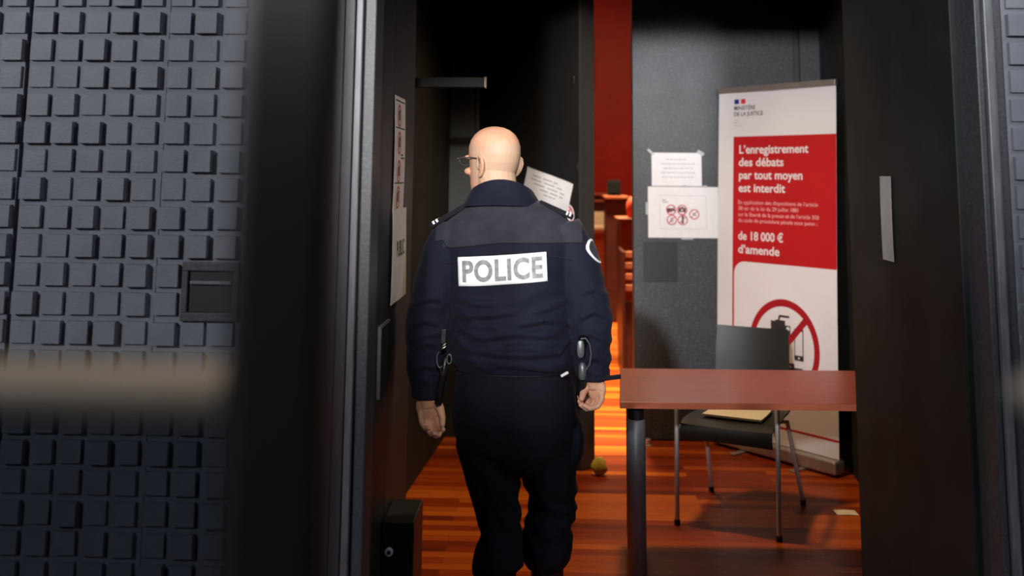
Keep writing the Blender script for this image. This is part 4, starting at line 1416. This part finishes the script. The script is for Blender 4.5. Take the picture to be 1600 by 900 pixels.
# seams
MB().tube([on_back(x, yoke_z(x), 0.0) for x in np.linspace(-0.345, 0.095, 40)], 0.0022, 8).build('yoke_seam', 'seam', jacket, smooth=True)
MB().tube([on_back(x, yoke_z(x) - 0.030 - 0.022 * abs((x + 0.13) / 0.2) ** 2, 0.0) for x in np.linspace(-0.325, 0.075, 40)], 0.0018, 8).build('back_seam', 'seam', jacket, smooth=True)
# hem band
mb = MB().rings([ering(-0.1055, PY, z_, a_, bf, bb, 2.25) for z_, a_, bf, bb in ((0.946, 0.185, 0.149, 0.136), (0.946, 0.190, 0.154, 0.142), (0.958, 0.194, 0.158, 0.146), (0.972, 0.195, 0.160, 0.148), (0.972, 0.186, 0.150, 0.137))])
hb = mb.build('hem_band', 'navy', jacket, smooth=True)
# collar: stand-up, open in front, higher at the nape
mb = MB()
out_r, in_r = [], []
NC = 40
col_prof = [(0.0, 0.132, 0.092), (0.35, 0.122, 0.098), (0.7, 0.108, 0.098), (1.0, 0.099, 0.096)]
rings = []
for hfrac, a_, b_ in col_prof + [(1.0, 0.090, 0.087), (0.0, 0.105, 0.080)]:
    ring = []
    for j in range(NC):
        t_ = 2 * PI * j / NC
        c_, s_ = math.cos(t_), math.sin(t_)
        back = max(0.0, -s_)
        z0_ = 1.442 + 0.012 * back
        z1_ = 1.502 + 0.036 * back ** 1.6 - 0.01 * max(0.0, s_)
        wob = 0.003 * math.sin(5 * t_ + 1) * (1 - hfrac)
        ring.append((-0.153 + (a_ + wob) * c_, 3.245 + (b_ + wob) * s_, z0_ + (z1_ - z0_) * hfrac))
    rings.append(ring)
mb.rings(rings, cap=False)
cl = mb.build('collar', 'navy', jacket, smooth=True)
sd = cl.modifiers.new('s', 'SUBSURF')
sd.levels = sd.render_levels = 1
# shoulder straps with white braid
for (p0, p1) in (((-0.262, 1.462), (-0.380, 1.392)), ((-0.030, 1.470), (0.078, 1.424))):
    a_, b_ = Vector((p0[0], 3.235, p0[1] - 0.004)), Vector((p1[0], 3.225, p1[1] - 0.004))
    d = b_ - a_
    n_ = Vector((-d.z, 0, d.x)).normalized()
    if n_.z < 0:
        n_ = -n_
    yv = Vector((0, 0.05, 0))
    ep_ = MB().obox(a_ - yv * 0.5 - n_ * 0.012, d, yv, n_ * 0.017).build('shoulder_strap', 'seam', jacket, bevel=0.004)
    for q in (0.78, 0.87):
        MB().obox(a_ + d * q - yv * 0.515 - n_ * 0.004, d * 0.05, yv * 1.03, n_ * 0.0105).build('braid_stripe', 'stripe', ep_)
# sleeve patch, cuff tabs
mb = MB()
rr = []
sp = (0.139, 3.200, 1.312)
pv = []
for k, r_ in enumerate((0.0, 0.030, 0.036)):
    ring = []
    for j in range(24):
        t_ = 2 * PI * j / 24
        y_, z_ = 3.215 + r_ * math.cos(t_) * 1.0, 1.312 + r_ * math.sin(t_) * 1.05
        hit = jbv.ray_cast(Vector((0.5, y_, z_)), Vector((-1, 0, 0)))
        x_ = hit[0].x if hit[0] else 0.15
        ring.append((x_ + 0.002, y_, z_))
    pv.append(ring)
V = [p for r_ in pv for p in r_]
Fs = [(i, (i + 1) % 24, 24 + (i + 1) % 24, 24 + i) for i in range(24)]
Fs2 = [(24 + i, 24 + (i + 1) % 24, 48 + (i + 1) % 24, 48 + i) for i in range(24)]
mb.quad_mesh(V, [f_[::-1] for f_ in Fs], 0)
mb.quad_mesh(V, [f_[::-1] for f_ in Fs2], 1)
pt = mb.build('sleeve_patch', ['yoke', 'stripe'], jacket)
sm_ = pt.modifiers.new('s', 'SOLIDIFY')
sm_.thickness = 0.003
sm_.offset = 1
for (cx, cy, cz, r_, s_) in ((-0.379, 3.218, 0.868, 0.049, 0), (0.139, 3.175, 0.940, 0.050, 1)):
    cb_ = MB().lathe((cx, cy, cz - 0.012), [(r_ - 0.006, 0.0), (r_, 0.002), (r_ + 0.001, 0.030), (r_ - 0.002, 0.034)], 24).build('cuff', 'navy', jacket, smooth=True)
    if s_:
        MB().obox((cx + 0.02, cy - 0.046, cz - 0.010), (0.062, 0.010, 0.006), (0, 0.012, 0), (0, 0, 0.014)).build('cuff_tab', 'seam', cb_, bevel=0.003)

# POLICE patch following the back
lab0, labu, labv = Vector((-0.2790, 0, 1.2065)), Vector((0.2755, 0, 0.0205)), Vector((-0.0045, 0, 0.0880))
def lab(a_, b_, off):
    p = lab0 + labu * a_ + labv * b_
    return on_back(p.x, p.z, off)
# smooth base depth so that the stiff patch bridges small folds
GX, GZ = 28, 10
dep = np.array([[lab(i / GX, j / GZ, 0.0).y for i in range(GX + 1)] for j in range(GZ + 1)])
for _ in range(6):
    pd = np.pad(dep, 1, mode='edge')
    dep = np.minimum(dep, (pd[:-2, 1:-1] + pd[2:, 1:-1] + pd[1:-1, :-2] + pd[1:-1, 2:]) / 4)
def lab_p(a_, b_, off):
    x, y = min(max(a_ * GX, 0), GX - 1e-6), min(max(b_ * GZ, 0), GZ - 1e-6)
    i, j = int(x), int(y)
    fx, fy = x - i, y - j
    d_ = dep[j, i] * (1 - fx) * (1 - fy) + dep[j, i + 1] * fx * (1 - fy) + dep[j + 1, i] * (1 - fx) * fy + dep[j + 1, i + 1] * fx * fy
    p = lab0 + labu * a_ + labv * b_
    return Vector((p.x, d_ - off, p.z))
mb = MB()
V = [lab_p(i / GX, j / GZ, 0.0035) for j in range(GZ + 1) for i in range(GX + 1)]
mb.quad_mesh(V, [(j * (GX + 1) + i, j * (GX + 1) + i + 1, (j + 1) * (GX + 1) + i + 1, (j + 1) * (GX + 1) + i) for j in range(GZ) for i in range(GX)])
lb = mb.build('back_label', 'label', jacket, smooth=True)
sm_ = lb.modifiers.new('s', 'SOLIDIFY')
sm_.thickness = 0.003
sm_.offset = -1
V, Fs = fit_text('POLICE', 0.905, 0.74, 0.035, 1.08)
bm_ = bmesh.new()
vs = [bm_.verts.new((x + 0.048, y + 0.13, 0)) for x, y in V]
for f_ in Fs:
    try:
        bm_.faces.new([vs[i] for i in f_])
    except ValueError:
        pass
bmesh.ops.triangulate(bm_, faces=bm_.faces)
for _ in range(4):
    long_ = [e for e in bm_.edges if (e.verts[0].co - e.verts[1].co).length > 0.045]
    if not long_:
        break
    bmesh.ops.subdivide_edges(bm_, edges=long_, cuts=1)
    bmesh.ops.triangulate(bm_, faces=bm_.faces)
for v in bm_.verts:
    v.co = lab_p(v.co.x, v.co.y, 0.0045)
me = bpy.data.meshes.new('letters')
bm_.to_mesh(me)
bm_.free()
link('lettering', me, 'label_ink', lb)

# ---- trousers
tm = MB()
tm.rings([ering(cx, PY, z_, a_, bf, bb, 2.25) for z_, cx, a_, bf, bb in HIPS[::-1]])
limb(tm, V4(LEGL), 0.0, 4)
limb(tm, V4(LEGR), 0.0, 4)
tm.ellipsoid((0.090, 3.235, 0.735), (0.022, 0.055, 0.075))
tme = remeshed(tm, 0.006, 14, 0.6)
fold(tme, lambda p: 0.0015 + 0.0085 * max(0.0, min(1.0, (0.72 - p.z) / 0.15)), (7, 7, 13), 8.1)
trousers = link('trousers', tme, 'trouser', officer)
# hip patch pocket lines
# ---- boots
for side_, sh, ft, sole in (('l', [(-0.146, 3.184, 0.372, 0.052), (-0.146, 3.165, 0.25, 0.050), (-0.146, 3.146, 0.15, 0.046), (-0.146, 3.140, 0.105, 0.044)],
                             [(-0.146, 3.138, 0.098, 0.043), (-0.146, 3.20, 0.080, 0.045), (-0.147, 3.275, 0.052, 0.044), (-0.148, 3.335, 0.044, 0.036)],
                             [(3.095, 0.050), (3.16, 0.044), (3.25, 0.012), (3.37, 0.006)]),
                            ('r', [(-0.002, 3.272, 0.372, 0.052), (-0.001, 3.275, 0.25, 0.050), (0.0, 3.277, 0.14, 0.046), (0.0, 3.272, 0.07, 0.044)],
                             [(0.0, 3.262, 0.055, 0.043), (0.004, 3.34, 0.058, 0.045), (0.008, 3.42, 0.050, 0.044), (0.010, 3.475, 0.046, 0.036)],
                             [(3.215, 0.0), (3.30, 0.0), (3.40, 0.0), (3.512, 0.004)])):
    bmx = MB()
    limb(bmx, V4(sh), 0, 3)
    limb(bmx, V4(ft), 0, 3, rnd=True)
    bme = remeshed(bmx, 0.006, 4)
    bt_ = link('boot', bme, 'leather', officer)
    cx = -0.147 if side_ == 'l' else 0.005
    mb = MB()
    rings = []
    for (y_, z_), w in zip(sole, (0.032, 0.042, 0.048, 0.030)):
        rings.append([(cx - w, y_, z_), (cx + w, y_, z_), (cx + w, y_, z_ + 0.028), (cx - w, y_, z_ + 0.028)])
    mb.rings(rings)
    mb.build('sole', 'black', bt_, bevel=0.004)
    mb = MB()
    for k in range(5):
        q = 0.16 + k * 0.035
        yy = (3.205 + (q - 0.15) * 0.15) if side_ == 'l' else 3.328
        mb.tube([(cx - 0.03, yy, q), (cx, yy + 0.006, q + 0.005), (cx + 0.03, yy, q)], 0.003, 8)
    mb.build('laces', 'black', bt_, smooth=True)

# ---- glasses
g = thing('glasses', '', '')
del g['label'], g['category']
g.parent = officer
for s_ in (-1, 1):
    MB().tube([hp(-0.034, s_ * 0.0860, 1.586), hp(-0.020, s_ * 0.0825, 1.601), hp(0.015, s_ * 0.0835, 1.6045), hp(0.06, s_ * 0.083, 1.604), hp(0.100, s_ * 0.070, 1.601)], 0.0021, 8, round_ends=True).build('temple', 'gun', g, smooth=True)
for s_ in (-1, 1):
    ring = [hp(0.101 - 0.006 * abs(math.cos(t_)), s_ * 0.038 + 0.028 * math.cos(t_), 1.594 + 0.014 * math.sin(t_)) for t_ in [2 * PI * j / 28 for j in range(29)]]
    MB().tube(ring, 0.0011, 8).build('rim', 'gun', g, smooth=True)
MB().tube([hp(0.100, -0.010, 1.597), hp(0.106, 0, 1.600), hp(0.100, 0.010, 1.597)], 0.0015, 8).build('bridge', 'silver', g, smooth=True)
MB().ellipsoid(hp(0.100, -0.070, 1.601), (0.003, 0.003, 0.005)).build('hinge', 'silver', g, smooth=True)

# ---- duty gear at the belt
mb = MB().rings([ering(-0.1065, PY, z_, a_, bf, bb, 2.25) for z_, a_, bf, bb in ((0.943, 0.176, 0.138, 0.130), (0.943, 0.1865, 0.149, 0.139), (0.972, 0.1865, 0.149, 0.139), (0.972, 0.176, 0.138, 0.130))])
belt = mb.build('duty_belt', 'black', officer, smooth=True)
# holster with pistol on the right
hol = MB()
hol.rings([[(cx + a_ * math.cos(t_), cy + b_ * math.sin(t_), z_) for t_ in [2 * PI * j / 20 for j in range(20)]] for z_, cx, cy, a_, b_ in
           ((0.835, 0.103, 3.205, 0.013, 0.022), (0.842, 0.103, 3.205, 0.017, 0.028), (0.90, 0.105, 3.20, 0.019, 0.036), (0.96, 0.107, 3.19, 0.021, 0.045), (1.00, 0.108, 3.185, 0.022, 0.046), (1.005, 0.108, 3.185, 0.018, 0.04))])
ho = hol.build('holster', 'leather', officer, smooth=True)
gr = MB()
gr.rings([[(cx + a_ * math.cos(t_), cy + b_ * math.sin(t_), z_) for t_ in [2 * PI * j / 20 for j in range(20)]] for z_, cx, cy, a_, b_ in
          ((1.00, 0.107, 3.17, 0.015, 0.028), (1.03, 0.106, 3.15, 0.016, 0.026), (1.058, 0.105, 3.125, 0.016, 0.024), (1.066, 0.105, 3.115, 0.012, 0.018))])
pg = gr.build('pistol_grip', 'blackgloss', ho, smooth=True)
mb = MB()
mb.rings([[(0.097 + a_ * math.copysign(abs(math.cos(t_)) ** 0.7, math.cos(t_)), y_, 1.030 + b_ * math.copysign(abs(math.sin(t_)) ** 0.7, math.sin(t_))) for t_ in [2 * PI * j / 24 for j in range(24)]] for y_, a_, b_ in
          ((3.112, 0.007, 0.020), (3.100, 0.0115, 0.0265), (3.094, 0.0105, 0.0255), (3.0925, 0.008, 0.0225))])
mb.build('magazine_base', 'gun', pg, smooth=True)
MB().tube([(0.097, 3.098, 1.060), (0.112, 3.098, 1.062), (0.124, 3.10, 1.045), (0.129, 3.10, 1.015), (0.124, 3.10, 0.985), (0.113, 3.105, 0.968), (0.108, 3.11, 0.945)], 0.0022, 8).build('lanyard', 'gun', ho, smooth=True)
mb = MB()
mb.rings([[(0.104 + a_ * math.cos(t_), 3.135 + b_ * math.sin(t_), z_) for t_ in [2 * PI * j / 16 for j in range(16)]] for z_, a_, b_ in ((0.935, 0.010, 0.012), (0.945, 0.013, 0.015), (0.975, 0.012, 0.014), (0.985, 0.006, 0.008))])
mb.build('retention_clip', 'gun', ho, smooth=True)
MB().obox((0.040, 3.108, 0.944), (0.022, 0.002, 0.012), (-0.004, 0, 0.007), (0, 0.003, 0)).build('pocket_tag', 'stripe', trousers, bevel=0.001)
# key clip and pouch on the left
pch = MB()
pch.rings([[(cx + a_ * math.cos(t_), 3.165 + b_ * math.sin(t_), z_) for t_ in [2 * PI * j / 18 for j in range(18)]] for z_, cx, a_, b_ in
           ((0.845, -0.338, 0.008, 0.012), (0.850, -0.338, 0.011, 0.018), (0.90, -0.332, 0.012, 0.02), (0.95, -0.322, 0.013, 0.022), (0.985, -0.318, 0.012, 0.02), (0.992, -0.318, 0.006, 0.012))])
po = pch.build('baton_holder', 'leather', officer, smooth=True)
MB().tube([(-0.325, 3.10, 1.030), (-0.318, 3.095, 1.035), (-0.312, 3.10, 1.040)], 0.003, 8).build('key_clip', 'silver', po, smooth=True)
MB().tube([(-0.328, 3.10, 1.022), (-0.320, 3.094, 1.026), (-0.311, 3.10, 1.032)], 0.0025, 8).build('key_clip', 'silver', po, smooth=True)
ring = [(-0.330 + 0.010 * math.cos(t_), 3.115, 0.990 + 0.024 * math.sin(t_)) for t_ in np.linspace(PI * 0.6, PI * 1.7, 16)]
MB().tube(ring, 0.0022, 8).build('key_ring', 'gun', po, smooth=True)
ring = [(-0.302 + 0.007 * math.cos(t_), 3.112, 0.992 + 0.014 * math.sin(t_)) for t_ in np.linspace(0, 2 * PI, 20)]
MB().tube(ring, 0.0022, 8).build('key_ring', 'gun', po, smooth=True)
MB().tube([(-0.303, 3.112, 0.978), (-0.315, 3.115, 0.94), (-0.326, 3.12, 0.90), (-0.328, 3.125, 0.86)], 0.0022, 8).build('strap', 'leather', po, smooth=True)
MB().tube([(-0.330, 3.115, 0.966), (-0.322, 3.115, 0.935), (-0.336, 3.12, 0.895), (-0.345, 3.13, 0.865)], 0.003, 8).build('strap', 'leather', po, smooth=True)
MB().obox((-0.330, 3.115, 1.035), (0.016, 0, 0), (0, 0.02, 0), (0.002, 0, 0.045)).build('belt_loop', 'leather', po, bevel=0.002)
for c in list(officer.children):
    c.matrix_parent_inverse = Matrix.Translation(-officer.location)

# ================================================================== NEAR GATE, out of focus
t = thing('glass_gate', 'blurred near gate leaf with black post, bronze rail and added lower shading pane at left', 'gate', (-0.11, 0.4, 0))
MB().box(-0.1250, -0.0835, 0.385, 0.415, 0.0, 2.1).build('gate_post', 'stile', t, bevel=0.006)
MB().box(-0.62, -0.585, 0.385, 0.415, 0.0, 2.1).build('gate_post', 'stile', t, bevel=0.006)
MB().tube([(-0.584, 0.4, 1.4640), (-0.1255, 0.4, 1.4640)], 0.0118, 20).build('gate_rail', 'rail', t, smooth=True)
MB().box(-0.584, -0.1255, 0.399, 0.4015, 0.12, 1.4535).build('shade_pane', 'shade_glass', t)  # added pane, darkens the lower cladding seen through it
MB().box(-0.584, -0.1255, 0.388, 0.412, 0.06, 0.12).build('bottom_rail', 'stile', t, bevel=0.004)
settle(t)
t = thing('glass_gate', 'blurred bronze rail end of the near gate leaf at the right edge', 'gate', (0.2, 0.4, 0))
MB().tube([(0.1855, 0.4, 1.4690), (0.66, 0.4, 1.4690)], 0.0085, 20, round_ends=True).build('gate_rail', 'rail', t, smooth=True)
MB().box(0.23, 0.266, 0.43, 0.455, 0.0, 2.1).build('gate_post', 'stile', t, bevel=0.006)
MB().box(0.24, 0.256, 0.409, 0.4295, 1.457, 1.481).build('rail_bracket', 'stile', t, bevel=0.002)
settle(t)
